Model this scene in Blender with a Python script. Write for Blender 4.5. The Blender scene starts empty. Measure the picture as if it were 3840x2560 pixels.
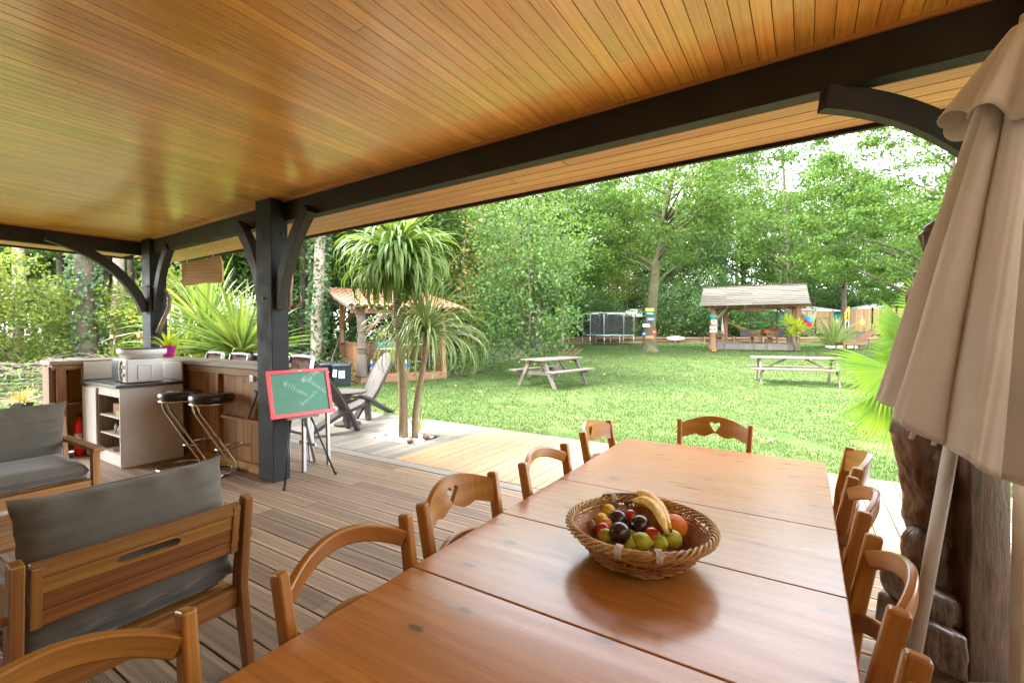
import bpy, math, random
import numpy as np
from mathutils import Vector, Matrix
R=math.radians
S=bpy.context.scene; COL=S.collection
rnd=random.Random(7); RG=np.random.default_rng(11)
# ---------------------------------------------------------------- camera, sky, sun, exposure
F=1750.; H=1.48; PITCH=math.atan(40/F); YAW=R(32.1)
cam=bpy.data.cameras.new('camera'); cam.sensor_width=36; cam.lens=36*F/3840; cam.clip_start=.05; cam.clip_end=600
co=bpy.data.objects.new('camera',cam); COL.objects.link(co); S.camera=co
co.location=(0,0,H); co.rotation_euler=(R(90)-PITCH,0,YAW)
W=bpy.data.worlds.new('World'); S.world=W; W.use_nodes=True
nt=W.node_tree; bg=nt.nodes['Background']; sk=nt.nodes.new('ShaderNodeTexSky'); sk.sky_type='NISHITA'; sk.sun_disc=False
SUN_EL,SUN_AZ=R(52),R(250)
sk.sun_elevation=SUN_EL; sk.sun_rotation=SUN_AZ; sk.dust_density=1.5; sk.air_density=1.0; sk.ozone_density=1
hs0=nt.nodes.new('ShaderNodeHueSaturation'); hs0.inputs['Saturation'].default_value=.22; nt.links.new(sk.outputs[0],hs0.inputs['Color']); nt.links.new(hs0.outputs[0],bg.inputs[0]); bg.inputs[1].default_value=.15
sl=bpy.data.lights.new('sun','SUN'); sl.energy=1.0; sl.angle=R(22); sl.color=(1,.95,.86)
so=bpy.data.objects.new('sun',sl); COL.objects.link(so)
sd=Vector((math.sin(SUN_AZ)*math.cos(SUN_EL),math.cos(SUN_AZ)*math.cos(SUN_EL),math.sin(SUN_EL)))
so.rotation_euler=sd.to_track_quat('Z','Y').to_euler(); so.location=(0,0,30)
S.view_settings.view_transform='Standard'; S.view_settings.look='None'; S.view_settings.gamma=1; S.view_settings.exposure=4.0
S.render.engine='CYCLES'; cy=S.cycles; cy.max_bounces=10; cy.diffuse_bounces=6; cy.glossy_bounces=4; cy.transmission_bounces=6; cy.use_denoising=True
cy.sample_clamp_indirect=8
# ---------------------------------------------------------------- measuring helpers (surveyed from the camera point)
_f=Vector((-math.sin(YAW),math.cos(YAW),0)); _r=Vector((math.cos(YAW),math.sin(YAW),0))
_F=Vector((_f.x*math.cos(PITCH),_f.y*math.cos(PITCH),-math.sin(PITCH))); _U=_r.cross(_F)
def ray(px,py): return _F*F+_r*(px-1920)-_U*(py-1280)
C0=Vector((0,0,H))
def at(px,py,z=0.):
    d=ray(px,py); return C0+d*((z-H)/d.z)
def dd(px,py,dist):
    d=ray(px,py); return C0+d*(dist/d.dot(_f))
def atx(px,py,x):
    d=ray(px,py); return C0+d*(x/d.x)
def aty(px,py,y):
    d=ray(px,py); return C0+d*(y/d.y)
def dep(x,y): return x*_f.x+y*_f.y
def gz(x,y):
    d=dep(x,y); t=max(0,d-16); z=.001*t*t if t<26 else .676+.01*(t-26)
    return z-.04+(.32*min(1,max(0,d-39.5)))
# ---------------------------------------------------------------- materials
MATS={}
def newmat(name):
    m=bpy.data.materials.new(name); m.use_nodes=True; n=m.node_tree; b=n.nodes['Principled BSDF']; MATS[name]=m; return m,n,b
def L(n,a,b): n.links.new(a,b)
def N(n,t,**k):
    o=n.nodes.new('ShaderNode'+t)
    for a,v in k.items(): setattr(o,a,v)
    return o
def math_(n,op,a,b=None,c=None):
    o=N(n,'Math',operation=op)
    for i,x in enumerate((a,b,c)):
        if x is None: continue
        if isinstance(x,(int,float)): o.inputs[i].default_value=x
        else: L(n,x,o.inputs[i])
    return o.outputs[0]
def rgb(c): return (c[0],c[1],c[2],1)
def mix(n,f,a,b,bt='MIX'):
    o=N(n,'Mix',data_type='RGBA',blend_type=bt)
    if isinstance(f,(int,float)): o.inputs[0].default_value=f
    else: L(n,f,o.inputs[0])
    for i,x in ((6,a),(7,b)):
        if isinstance(x,tuple): o.inputs[i].default_value=rgb(x)
        else: L(n,x,o.inputs[i])
    return o.outputs[2]
def remap(n,v,a,b,c=0,d=1):
    o=N(n,'MapRange'); L(n,v,o.inputs[0])
    for i,x in enumerate((a,b,c,d)): o.inputs[i+1].default_value=x
    return o.outputs[0]
def noise(n,vec,scale,detail=3,rough=.5,dist=0):
    o=N(n,'TexNoise'); L(n,vec,o.inputs['Vector']); o.inputs['Scale'].default_value=scale; o.inputs['Detail'].default_value=detail
    o.inputs['Roughness'].default_value=rough; o.inputs['Distortion'].default_value=dist; return o.outputs['Fac']
def bump(n,b,h,s=.3,dist=.01):
    o=N(n,'Bump'); o.inputs['Strength'].default_value=s; o.inputs['Distance'].default_value=dist; L(n,h,o.inputs['Height']); L(n,o.outputs[0],b.inputs['Normal'])
def wood(name,c1,c2,rough=.5,var=.25,coat=0,knots=0,ribs=False,grain=1.,bs=.25,spec=.5,blotch=0,bc=(.1,.08,.05),knotw=.16,fw=.35,streak=.45):
    m,n,b=newmat(name)
    uv=N(n,'UVMap').outputs[0]; sx=N(n,'SeparateXYZ'); L(n,uv,sx.inputs[0])
    oi=N(n,'ObjectInfo').outputs['Random']; ri=N(n,'NewGeometry').outputs['Random Per Island']
    rr=math_(n,'FRACT',math_(n,'ADD',math_(n,'MULTIPLY',oi,7.3),ri))
    off=math_(n,'MULTIPLY',rr,53.)
    u=math_(n,'ADD',sx.outputs[0],off); v=math_(n,'ADD',sx.outputs[1],off)
    def vec(a,c):
        o=N(n,'CombineXYZ'); L(n,math_(n,'MULTIPLY',u,a),o.inputs[0]); L(n,math_(n,'MULTIPLY',v,c),o.inputs[1]); return o.outputs[0]
    fine=noise(n,vec(6*grain,220*grain),1,2,.6)
    broad=noise(n,vec(1.1*grain,14*grain),1,3,.55,1.2)
    rings=N(n,'TexWave'); rings.wave_type='BANDS'; rings.bands_direction='Y'; L(n,vec(.55*grain,7*grain),rings.inputs[0]); rings.inputs['Scale'].default_value=1.1
    rings.inputs['Distortion'].default_value=7; rings.inputs['Detail'].default_value=2; rings.inputs['Detail Scale'].default_value=.8
    g=math_(n,'ADD',math_(n,'MULTIPLY',fine,fw),math_(n,'ADD',math_(n,'MULTIPLY',broad,(1-fw)*.6),math_(n,'MULTIPLY',rings.outputs['Fac'],(1-fw)*.4)))
    col=mix(n,remap(n,g,.25,.75),c1,c2)
    if streak:
        sn=noise(n,vec(1.3*grain,75*grain),1,3,.6,.3); col=mix(n,remap(n,sn,.54,.66,0,streak),col,tuple(x*.42 for x in c1))
    if blotch:
        bl=noise(n,vec(2.2,5),1,4,.6)
        col=mix(n,remap(n,bl,.5,.75,0,blotch),col,bc)
    hgt=g
    if knots:
        vo=N(n,'TexVoronoi'); vo.voronoi_dimensions='2D'; L(n,vec(knots*.6,knots*1.5),vo.inputs['Vector']); vo.inputs['Scale'].default_value=1
        wn=noise(n,vec(9,20),1,2)
        dk=math_(n,'ADD',vo.outputs['Distance'],math_(n,'MULTIPLY',math_(n,'SUBTRACT',wn,.5),.12))
        gate=math_(n,'GREATER_THAN',N(n,'SeparateColor').outputs[0],.45)
        sc=gate.node if hasattr(gate,'node') else None
        L(n,vo.outputs['Color'],[x for x in n.nodes if x.type=='SEPARATE_COLOR'][-1].inputs[0])
        halo=math_(n,'MULTIPLY',remap(n,dk,knotw*.5,knotw*1.7,1,0),gate); core=math_(n,'MULTIPLY',remap(n,dk,knotw*.25,knotw*.6,1,0),gate)
        col=mix(n,math_(n,'MULTIPLY',halo,.35),col,tuple(x*.5 for x in c1)); col=mix(n,math_(n,'MULTIPLY',core,.8),col,tuple(x*.16 for x in c1))
    if ribs:
        w=math_(n,'FRACT',math_(n,'MULTIPLY',sx.outputs[1],1/.0085)); tri=math_(n,'ABSOLUTE',math_(n,'SUBTRACT',w,.5))
        inside=math_(n,'LESS_THAN',math_(n,'ABSOLUTE',math_(n,'SUBTRACT',sx.outputs[1],0)),.041)
        rb=math_(n,'MULTIPLY',remap(n,tri,.12,.32),inside)
        col=mix(n,math_(n,'MULTIPLY',rb,.62),col,tuple(x*.25 for x in c1)); hgt=math_(n,'SUBTRACT',math_(n,'MULTIPLY',g,.2),math_(n,'MULTIPLY',rb,1.2))
    vv=remap(n,rr,0,1,1-var,1+var*.6)
    hs=N(n,'HueSaturation'); L(n,col,hs.inputs['Color']); L(n,vv,hs.inputs['Value'])
    L(n,remap(n,math_(n,'FRACT',math_(n,'MULTIPLY',rr,17.)),0,1,.493,.507),hs.inputs['Hue'])
    L(n,hs.outputs[0],b.inputs['Base Color'])
    L(n,remap(n,broad,.2,.8,rough-.07,rough+.1),b.inputs['Roughness'])
    b.inputs['Specular IOR Level'].default_value=spec
    if coat: b.inputs['Coat Weight'].default_value=coat; b.inputs['Coat Roughness'].default_value=.18
    bump(n,b,hgt,bs,.003 if not ribs else .004)
    return m
def plain(name,c,rough=.5,metal=0,spec=.5,var=.12,sc=8,bs=0,bsc=60,coat=0,sheen=0,tr=0,crease=0):
    m,n,b=newmat(name); tc=N(n,'TexCoord').outputs['Object']
    f=noise(n,tc,sc,4,.6); col=mix(n,remap(n,f,.3,.7),tuple(x*(1-var) for x in c),tuple(min(1,x*(1+var)) for x in c))
    L(n,col,b.inputs['Base Color']); L(n,remap(n,f,.3,.7,rough*.85,min(1,rough*1.15)),b.inputs['Roughness']); b.inputs['Metallic'].default_value=metal
    b.inputs['Specular IOR Level'].default_value=spec; b.inputs['Coat Weight'].default_value=coat; b.inputs['Sheen Weight'].default_value=sheen
    if tr: b.inputs['Transmission Weight'].default_value=tr
    if crease: bump(n,b,noise(n,tc,7,4,.5),crease,.03)
    elif bs: bump(n,b,noise(n,tc,bsc,4,.6),bs,.01)
    return m
def leaf(name,cols,tr=.4,rough=.45,spec=.35,k_=1.,rw=.55):
    cols=[(p,tuple(min(.8,x*k_) for x in c)) for p,c in cols]
    m=bpy.data.materials.new(name); m.use_nodes=True; n=m.node_tree; b=n.nodes['Principled BSDF']; MATS[name]=m
    ri=N(n,'NewGeometry').outputs['Random Per Island']; oi=N(n,'ObjectInfo').outputs['Random']
    tc=N(n,'TexCoord').outputs['Object']; nz=noise(n,tc,.55,3,.6)
    k=math_(n,'ADD',math_(n,'ADD',math_(n,'MULTIPLY',ri,rw),(.55-rw)*.5),math_(n,'ADD',math_(n,'MULTIPLY',nz,.75),math_(n,'MULTIPLY',math_(n,'SUBTRACT',oi,.75),.22)))
    cr=N(n,'ValToRGB'); L(n,k,cr.inputs[0]); e=cr.color_ramp.elements
    while len(e)<len(cols): e.new(.5)
    for i,(p,c) in enumerate(cols): e[i].position=p; e[i].color=rgb(c)
    L(n,cr.outputs[0],b.inputs['Base Color']); b.inputs['Roughness'].default_value=rough; b.inputs['Specular IOR Level'].default_value=spec
    t=N(n,'BsdfTranslucent'); tcol=mix(n,1.,cr.outputs[0],(1.35,1.25,.6),'MULTIPLY'); L(n,tcol,t.inputs[0])
    mx=N(n,'MixShader'); mx.inputs[0].default_value=tr; L(n,b.outputs[0],mx.inputs[1]); L(n,t.outputs[0],mx.inputs[2])
    L(n,mx.outputs[0],n.nodes['Material Output'].inputs[0]); return m
# ---------------------------------------------------------------- mesh builder
class MB:
    def __init__(s): s.v=[]; s.f=[]; s.uv=[]; s.mi=[]
    def add(s,vs,fs,uvs,mi=0):
        o=len(s.v); s.v+= [tuple(x) for x in vs]
        for f,u in zip(fs,uvs): s.f.append(tuple(i+o for i in f)); s.uv.append(u); s.mi.append(mi)
        return s
    def box(s,c,size,M=None,mi=0,ax=None):
        hx=[x/2 for x in size]; L_=ax if ax is not None else max(range(3),key=lambda i:size[i])
        loc=[(i,j,k) for i in(-1,1) for j in(-1,1) for k in(-1,1)]
        lv=[Vector((a*hx[0],b*hx[1],d*hx[2])) for a,b,d in loc]; c=Vector(c)
        vs=[(M@p if M else p)+c for p in lv]
        fs=[(0,1,3,2),(4,6,7,5),(0,4,5,1),(2,3,7,6),(0,2,6,4),(1,5,7,3)]; nax=[0,0,1,1,2,2]; uvs=[]
        for f,na in zip(fs,nax):
            o=[a for a in range(3) if a!=na]
            if L_ in o: a=L_; b=[x for x in o if x!=L_][0]
            else: a,b=o
            uvs.append([(lv[i][a],lv[i][b]+(0 if na==2 or L_==2 else .3)) for i in f])
        return s.add(vs,fs,uvs,mi)
    def bar(s,p0,p1,w,h,up=(0,0,1),mi=0,taper=1):
        p0=Vector(p0);p1=Vector(p1); d=p1-p0; l=d.length; x=d/l; up=Vector(up)
        if abs(x.dot(up))>.98: up=Vector((0,1,0))
        y=up.cross(x).normalized(); z=x.cross(y)
        M=Matrix((x,y,z)).transposed()
        n0=len(s.v); s.box((p0+p1)/2,(l,w,h),M,mi,0)
        if taper!=1:
            for i in range(n0,n0+8):
                v=Vector(s.v[i]); q=(v-p0).dot(x)
                if q>l*.5: a=p0+x*q; s.v[i]=tuple(a+(v-a)*taper)
        return s
    def tube(s,pts,r,seg=8,mi=0,cap=True,flat=1,closed=False):
        pts=[Vector(p) for p in pts]; n=len(pts); rs=r if isinstance(r,(list,tuple)) else [r]*n
        vs=[];t0=None; ln=0; us=[]
        for i,p in enumerate(pts):
            a=pts[i-1] if i or closed else p; b=pts[(i+1)%n] if i<n-1 or closed else p
            t=(b-a)
            t=t.normalized() if t.length>1e-9 else Vector((0,0,1))
            if t0 is None:
                nrm=t.orthogonal().normalized()
                if abs(t.z)<.9: nrm=Vector((0,0,1)).cross(t).normalized()
            else: nrm=(nrm-t*nrm.dot(t)).normalized()
            t0=t; bn=t.cross(nrm)
            if i: ln+=(p-pts[i-1]).length
            us.append(ln)
            for k in range(seg):
                a_=2*math.pi*k/seg; vs.append(p+nrm*math.cos(a_)*rs[i]+bn*math.sin(a_)*rs[i]*flat)
        fs=[];uvs=[]
        for i in range(n if closed else n-1):
            j=(i+1)%n; uj=us[j] if j else ln+.05
            for k in range(seg):
                k2=(k+1)%seg; fs.append((i*seg+k,i*seg+k2,j*seg+k2,j*seg+k)); c=2*math.pi*max(rs[i],.001)/seg
                uvs.append([(us[i],k*c),(us[i],(k+1)*c),(uj,(k+1)*c),(uj,k*c)])
        if cap and not closed:
            fs.append(tuple(range(seg-1,-1,-1))); uvs.append([(0,0)]*seg); fs.append(tuple((n-1)*seg+k for k in range(seg))); uvs.append([(0,0)]*seg)
        return s.add(vs,fs,uvs,mi)
    def strip(s,pts,w,h,up=(0,0,1),mi=0,ups=None):
        """rectangular section swept along pts; w across, h along up"""
        pts=[Vector(p) for p in pts]; n=len(pts); ws=w if isinstance(w,list) else [w]*n; hs=h if isinstance(h,list) else [h]*n
        vs=[];us=[];ln=0
        for i,p in enumerate(pts):
            t=(pts[min(i+1,n-1)]-pts[max(i-1,0)]).normalized(); U=Vector(ups[i]) if ups else Vector(up)
            y=U.cross(t).normalized(); z=t.cross(y)
            if i: ln+=(p-pts[i-1]).length
            us.append(ln)
            for a,b in((-1,-1),(1,-1),(1,1),(-1,1)): vs.append(p+y*a*ws[i]/2+z*b*hs[i]/2)
        fs=[];uvs=[]
        for i in range(n-1):
            o=[0,ws[i],ws[i]+hs[i],2*ws[i]+hs[i],2*ws[i]+2*hs[i]]
            for k in range(4):
                k2=(k+1)%4; fs.append((i*4+k,i*4+k2,i*4+4+k2,i*4+4+k)); uvs.append([(us[i],o[k]),(us[i],o[k+1]),(us[i+1],o[k+1]),(us[i+1],o[k])])
        fs+=[(3,2,1,0),tuple((n-1)*4+k for k in range(4))]; uvs+=[[(0,0)]*4]*2
        return s.add(vs,fs,uvs,mi)
    def lathe(s,prof,seg=24,c=(0,0,0),M=None,mi=0,sx=1,sy=1,rf=None,cap=True):
        c=Vector(c); vs=[]; n=len(prof)
        for i,(r,z) in enumerate(prof):
            for k in range(seg):
                a=2*math.pi*k/seg; q=rf(a,i/(n-1)) if rf else 1
                p=Vector((math.cos(a)*r*sx*q,math.sin(a)*r*sy*q,z)); vs.append((M@p if M else p)+c)
        fs=[];uvs=[]
        for i in range(n-1):
            for k in range(seg):
                k2=(k+1)%seg; fs.append((i*seg+k,i*seg+k2,(i+1)*seg+k2,(i+1)*seg+k)); rr=max(prof[i][0],.01)
                uvs.append([(prof[i][1],k/seg*6.28*rr),(prof[i][1],(k+1)/seg*6.28*rr),(prof[i+1][1],(k+1)/seg*6.28*rr),(prof[i+1][1],k/seg*6.28*rr)])
        if cap and prof[0][0]>1e-4: fs.append(tuple(range(seg-1,-1,-1))); uvs.append([(vs[k][0],vs[k][1]) for k in range(seg-1,-1,-1)])
        if cap and prof[-1][0]>1e-4: fs.append(tuple((n-1)*seg+k for k in range(seg))); uvs.append([(vs[(n-1)*seg+k][0],vs[(n-1)*seg+k][1]) for k in range(seg)])
        return s.add(vs,fs,uvs,mi)
    def ball(s,c,r,sx=1,sy=1,sz=1,seg=16,rings=10,M=None,mi=0,rf=None):
        prof=[(max(1e-5,math.sin(math.pi*i/rings))*r,-math.cos(math.pi*i/rings)*r*sz) for i in range(rings+1)]
        return s.lathe(prof,seg,c,M,mi,sx,sy,rf)
    def prism(s,poly,t,fn,mi=0):
        """poly: 2-D outline; fn(a,b,c)->3-D; thickness t centred"""
        n=len(poly); vs=[fn(a,b,-t/2) for a,b in poly]+[fn(a,b,t/2) for a,b in poly]
        fs=[tuple(range(n-1,-1,-1)),tuple(range(n,2*n))]; uvs=[[poly[i] for i in range(n-1,-1,-1)],list(poly)]; q=0
        for i in range(n):
            j=(i+1)%n; l=math.dist(poly[i],poly[j]); fs.append((i,j,n+j,n+i)); uvs.append([(q,0),(q+l,0),(q+l,t),(q,t)]); q+=l
        return s.add(vs,fs,uvs,mi)
    def colboard(s,ss,zb,zt,fn,t,hb=None,ht=None,mi=0):
        """board made of columns, optional hole hb(s)..ht(s); fn(s,z,o)->3-D with o = offset through the thickness"""
        def quad(a0,b0,a1,b1,o,flip):
            vs=[fn(a0[0],a0[1],o),fn(b0[0],b0[1],o),fn(b1[0],b1[1],o),fn(a1[0],a1[1],o)]; u=[a0,b0,b1,a1]
            if flip: vs=vs[::-1];u=u[::-1]
            s.add(vs,[(0,1,2,3)],[u],mi)
        def edge(a,b,flip):
            vs=[fn(a[0],a[1],-t/2),fn(b[0],b[1],-t/2),fn(b[0],b[1],t/2),fn(a[0],a[1],t/2)]; u=[(a[0],0),(b[0],0),(b[0],t),(a[0],t)]
            if flip: vs=vs[::-1];u=u[::-1]
            s.add(vs,[(0,1,2,3)],[u],mi)
        for i in range(len(ss)-1):
            a,b=ss[i],ss[i+1]; cols=[((a,zb(a)),(a,zt(a)),(b,zb(b)),(b,zt(b)))]
            ha=hb(a) if hb else None; hb_=hb(b) if hb else None
            if ha is not None or hb_ is not None:
                ma=hb(a) if ha is not None else hb(b); 
                la=ha if ha is not None else (hb(b)+ht(b))/2; ua=ht(a) if ha is not None else la
                lb=hb_ if hb_ is not None else (hb(a)+ht(a))/2; ub=ht(b) if hb_ is not None else lb
                cols=[((a,zb(a)),(a,la),(b,zb(b)),(b,lb)),((a,ua),(a,zt(a)),(b,ub),(b,zt(b)))]
                edge((a,la),(b,lb),True); edge((a,ua),(b,ub),False)
            for q in cols:
                quad(q[0],q[1],q[2],q[3],-t/2,True); quad(q[0],q[1],q[2],q[3],t/2,False)
            edge((a,zb(a)),(b,zb(b)),False); edge((a,zt(a)),(b,zt(b)),True)
        for a,fl in((ss[0],False),(ss[-1],True)):
            vs=[fn(a,zb(a),-t/2),fn(a,zt(a),-t/2),fn(a,zt(a),t/2),fn(a,zb(a),t/2)]
            s.add(vs[::-1] if fl else vs,[(0,1,2,3)],[[(0,0),(zt(a)-zb(a),0),(zt(a)-zb(a),t),(0,t)]],mi)
        return s
    def grid(s,nu,nv,fn,mi=0,wrap=False):
        vs=[fn(i/(nu-1),j/(nv-1)) for i in range(nu) for j in range(nv)]; fs=[];uvs=[]
        for i in range(nu-1):
            for j in range(nv-1):
                a=i*nv+j; fs.append((a,a+nv,a+nv+1,a+1)); uvs.append([(i/nu,j/nv),((i+1)/nu,j/nv),((i+1)/nu,(j+1)/nv),(i/nu,(j+1)/nv)])
        return s.add(vs,fs,uvs,mi)
    def mesh(s,name,mats,smooth=False,weld=False):
        me=bpy.data.meshes.new(name); me.from_pydata(s.v,[],s.f)
        ul=me.uv_layers.new(name='UVMap'); flat=[c for u in s.uv for p in u for c in p]; ul.data.foreach_set('uv',flat)
        for m in (mats if isinstance(mats,(list,tuple)) else [mats]): me.materials.append(m)
        me.polygons.foreach_set('material_index',s.mi)
        if smooth: me.polygons.foreach_set('use_smooth',[True]*len(me.polygons))
        me.update(); return me
    def build(s,name,mats,parent=None,smooth=False,bevel=0,seg=2,weld=False,sub=0,loc=None,solid=0):
        me=s.mesh(name,mats,smooth or bevel>0); o=bpy.data.objects.new(name,me); COL.objects.link(o)
        if parent: o.parent=parent
        if loc: o.location=loc
        if weld:
            w=o.modifiers.new('w','WELD'); w.merge_threshold=1e-5
        if solid: w=o.modifiers.new('s','SOLIDIFY'); w.thickness=solid; w.offset=0
        if bevel:
            b=o.modifiers.new('b','BEVEL'); b.width=bevel; b.segments=seg; b.limit_method='ANGLE'; b.angle_limit=R(35)
            b.harden_normals=True
        if sub: q=o.modifiers.new('u','SUBSURF'); q.levels=sub; q.render_levels=sub
        return o
def tag(o,label=None,cat=None,group=None,kind=None):
    for k,v in(('label',label),('category',cat),('group',group),('kind',kind)):
        if v: o[k]=v
    return o
def empty(name,loc=(0,0,0),rz=0,label=None,cat=None,group=None,kind=None,rot=None):
    o=bpy.data.objects.new(name,None); COL.objects.link(o); o.location=loc; o.rotation_euler=rot if rot else (0,0,rz); o.empty_display_size=.1
    return tag(o,label,cat,group,kind)
KIDS={}
def copy_tree(o,parent=None):
    c=o.copy(); COL.objects.link(c); c.parent=parent
    for ch in [x for x in ALLK(o)]: copy_tree(ch,c)
    return c
def ALLK(o): return list(o.children)
def dup(o,loc=None,rz=None,label=None,scale=None):
    c=copy_tree(o)
    if loc is not None: c.location=loc
    if rz is not None: c.rotation_euler=(0,0,rz)
    if scale is not None: c.scale=(scale,)*3 if isinstance(scale,(int,float)) else scale
    if label: c['label']=label
    return c
def arc(p0,p1,bow,n=12,):
    """points from p0 to p1 with a parabolic offset vector bow"""
    p0=Vector(p0);p1=Vector(p1);bow=Vector(bow); return [p0.lerp(p1,i/(n-1))+bow*(1-(2*i/(n-1)-1)**2) for i in range(n)]
def quads(name,V,mat,parent=None,uv=None):
    """V: (N,4,3) array of separate quads"""
    n=len(V); me=bpy.data.meshes.new(name); me.vertices.add(n*4); me.vertices.foreach_set('co',V.reshape(-1).astype(np.float32))
    me.loops.add(n*4); me.loops.foreach_set('vertex_index',np.arange(n*4,dtype=np.int32)); me.polygons.add(n)
    me.polygons.foreach_set('loop_start',np.arange(0,n*4,4,dtype=np.int32)); me.polygons.foreach_set('loop_total',np.full(n,4,dtype=np.int32))
    me.materials.append(mat); me.update(calc_edges=True); me.validate()
    o=bpy.data.objects.new(name,me); COL.objects.link(o)
    if parent: o.parent=parent
    return o
def unit(a): return a/np.maximum(np.linalg.norm(a,axis=-1,keepdims=True),1e-9)
def leafcards(C,size,g,flat=.5,asp=.55,jit=.35):
    """diamond leaves centred on C, mostly lying flat-ish"""
    n=len(C); nr=unit(g.normal(size=(n,3))*[1,1,1]+np.array([0,0,flat*2])); a=unit(np.cross(nr,g.normal(size=(n,3)))); b=np.cross(nr,a)
    s=size*(1+jit*g.uniform(-1,1,(n,1))); bend=nr*s*.12
    return np.stack([C-a*s*.5,C+b*s*asp*.5+bend,C+a*s*.5-bend,C-b*s*asp*.5+bend],1)
def blades(P,h,w,g,lean=.35):
    n=len(P); th=g.uniform(0,2*np.pi,n); dx=np.stack([np.cos(th),np.sin(th),np.zeros(n)],1); le=unit(g.normal(size=(n,3))*[1,1,0])*lean*g.uniform(.2,1,(n,1))
    hh=(h*g.uniform(.5,1.2,(n,1))); tip=P+np.array([0,0,1])*hh+le*hh
    w2=(w*.5)
    return np.stack([P-dx*w2,P+dx*w2,tip+dx*w2*.2,tip-dx*w2*.2],1)
# ---------------------------------------------------------------- material library
w_ceil=wood('ceiling_pine',(.97,.53,.10),(.86,.385,.05),.3,.18,coat=.9,bs=.12,fw=.45,blotch=.25,bc=(.30,.13,.03))
w_soff=wood('soffit_pine',(.74,.40,.17),(.56,.26,.09),.45,.15,bs=.12)
w_trim=wood('trim_pine',(.5,.22,.06),(.4,.16,.035),.45,.1)
w_deck=wood('deck_brown',(.35,.24,.15),(.215,.135,.08),.6,.3,ribs=True,bs=.35,blotch=.3,bc=(.15,.12,.09))
w_deckp=wood('deck_plain',(.2,.15,.11),(.12,.085,.06),.6,.3,bs=.3)
w_grey=wood('deck_grey',(.235,.205,.17),(.15,.13,.10),.7,.3,bs=.35,blotch=.35,bc=(.24,.25,.19))
w_new=wood('deck_new',(.38,.25,.135),(.30,.17,.08),.6,.13,bs=.15,knots=6,knotw=.1)
w_table=wood('table_pine',(.52,.225,.055),(.36,.135,.03),.3,.08,coat=.4,fw=.55,knots=5,bs=.1,knotw=.15,grain=.7,blotch=.2,bc=(.26,.1,.035))
w_chair=wood('beech_honey',(.44,.19,.032),(.33,.125,.019),.33,.12,coat=.3,bs=.05,grain=.7)
w_teak=wood('acacia',(.38,.18,.045),(.22,.085,.02),.42,.2,coat=.1,bs=.12)
w_teakd=wood('acacia_dark',(.33,.135,.034),(.2,.07,.017),.45,.2,bs=.12)
w_bar=wood('bar_pine',(.48,.235,.06),(.31,.13,.03),.6,.25,knots=4)
w_bartop=wood('bar_top',(.30,.24,.18),(.2,.15,.11),.5,.15)
w_larch=wood('larch',(.34,.165,.08),(.21,.09,.04),.6,.3,bs=.3)
w_slab=wood('golden_slab',(.50,.29,.10),(.34,.17,.05),.5,.1)
w_old=wood('old_grey_wood',(.25,.22,.185),(.15,.125,.10),.75,.25,bs=.4)
w_pic=wood('picnic_wood',(.20,.165,.135),(.12,.095,.075),.7,.25,bs=.3)
w_pic2=wood('picnic_pale',(.21,.17,.135),(.13,.10,.075),.7,.2,bs=.3)
w_carve=wood('carved_hardwood',(.17,.085,.045),(.075,.036,.018),.45,.2,coat=.15,bs=.7,blotch=.5,bc=(.25,.15,.09),fw=.5)
w_afr=wood('carved_dark',(.07,.054,.047),(.028,.021,.018),.7,.2,bs=.5)
w_tot=wood('totem_grey',(.15,.115,.09),(.07,.05,.035),.7,.1,bs=.4)
w_brown=wood('gazebo_brown',(.25,.12,.06),(.15,.065,.03),.6,.2)
w_log=wood('log_edge',(.34,.2,.11),(.2,.12,.07),.8,.3)
m_beam=plain('beam_paint_dark',(.022,.018,.014),.6,spec=.3,var=.35,sc=5,bs=.08,bsc=300)
m_post=plain('post_paint_slate',(.013,.0155,.016),.65,spec=.25,var=.35,sc=6,bs=.08,bsc=300)
m_white=plain('white_laminate',(.62,.58,.52),.45,var=.05)
m_white2=plain('white_plastic',(.72,.71,.69),.35,var=.03)
m_black=plain('black_vinyl',(.012,.011,.012),.28,var=.2,coat=.2)
m_blackm=plain('black_metal',(.015,.014,.013),.4)
m_chrome=plain('chrome',(.62,.58,.52),.12,metal=1,var=.05)
m_alu=plain('aluminium',(.40,.41,.42),.4,metal=.85,var=.05)
m_slate=plain('worktop_grey',(.07,.068,.07),.35,bs=.1)
m_cush=plain('cushion_grey',(.10,.09,.07),.85,sheen=.35,var=.15,sc=3,crease=.32)
m_cushd=plain('cushion_green_grey',(.07,.075,.066),.8,sheen=.3,var=.12,sc=3)
m_red=plain('red_paint',(.78,.015,.025),.35,var=.08)
m_green=plain('chalk_green',(.065,.20,.13),.75,var=.12,sc=5)
m_chalk=plain('chalk',(.33,.46,.39),.9); m_chalkf=plain('chalk_faint',(.14,.285,.205),.9)
m_magenta=plain('magenta_plastic',(.45,.01,.22),.35)
m_canvas=plain('parasol_canvas',(.64,.59,.53),.8,sheen=.3,var=.09,sc=2,crease=.3)
m_pole=plain('parasol_pole',(.62,.60,.58),.35,var=.0)
m_sling=plain('brown_sling',(.16,.055,.028),.6)
m_bin=plain('bin_plastic',(.035,.042,.055),.5,var=.1)
m_paper=plain('paper',(.75,.76,.76),.7); m_scrib=plain('print_grey',(.25,.28,.33),.8)
m_tile=plain('terracotta',(.62,.28,.17),.75,var=.3,sc=5,bs=.2)
m_teal=plain('teal_metal',(.0,.14,.13),.35); m_blue=plain('blue_plastic',(.02,.13,.5),.4); m_bluel=plain('light_blue',(.03,.3,.5),.6)
m_wall=plain('house_wall',(.62,.5,.34),.8,var=.05)
m_peb=plain('white_pebble',(.72,.71,.68),.6,var=.15,sc=12)
m_stone=plain('brown_stone',(.24,.12,.08),.6,var=.3,sc=12)
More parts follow.
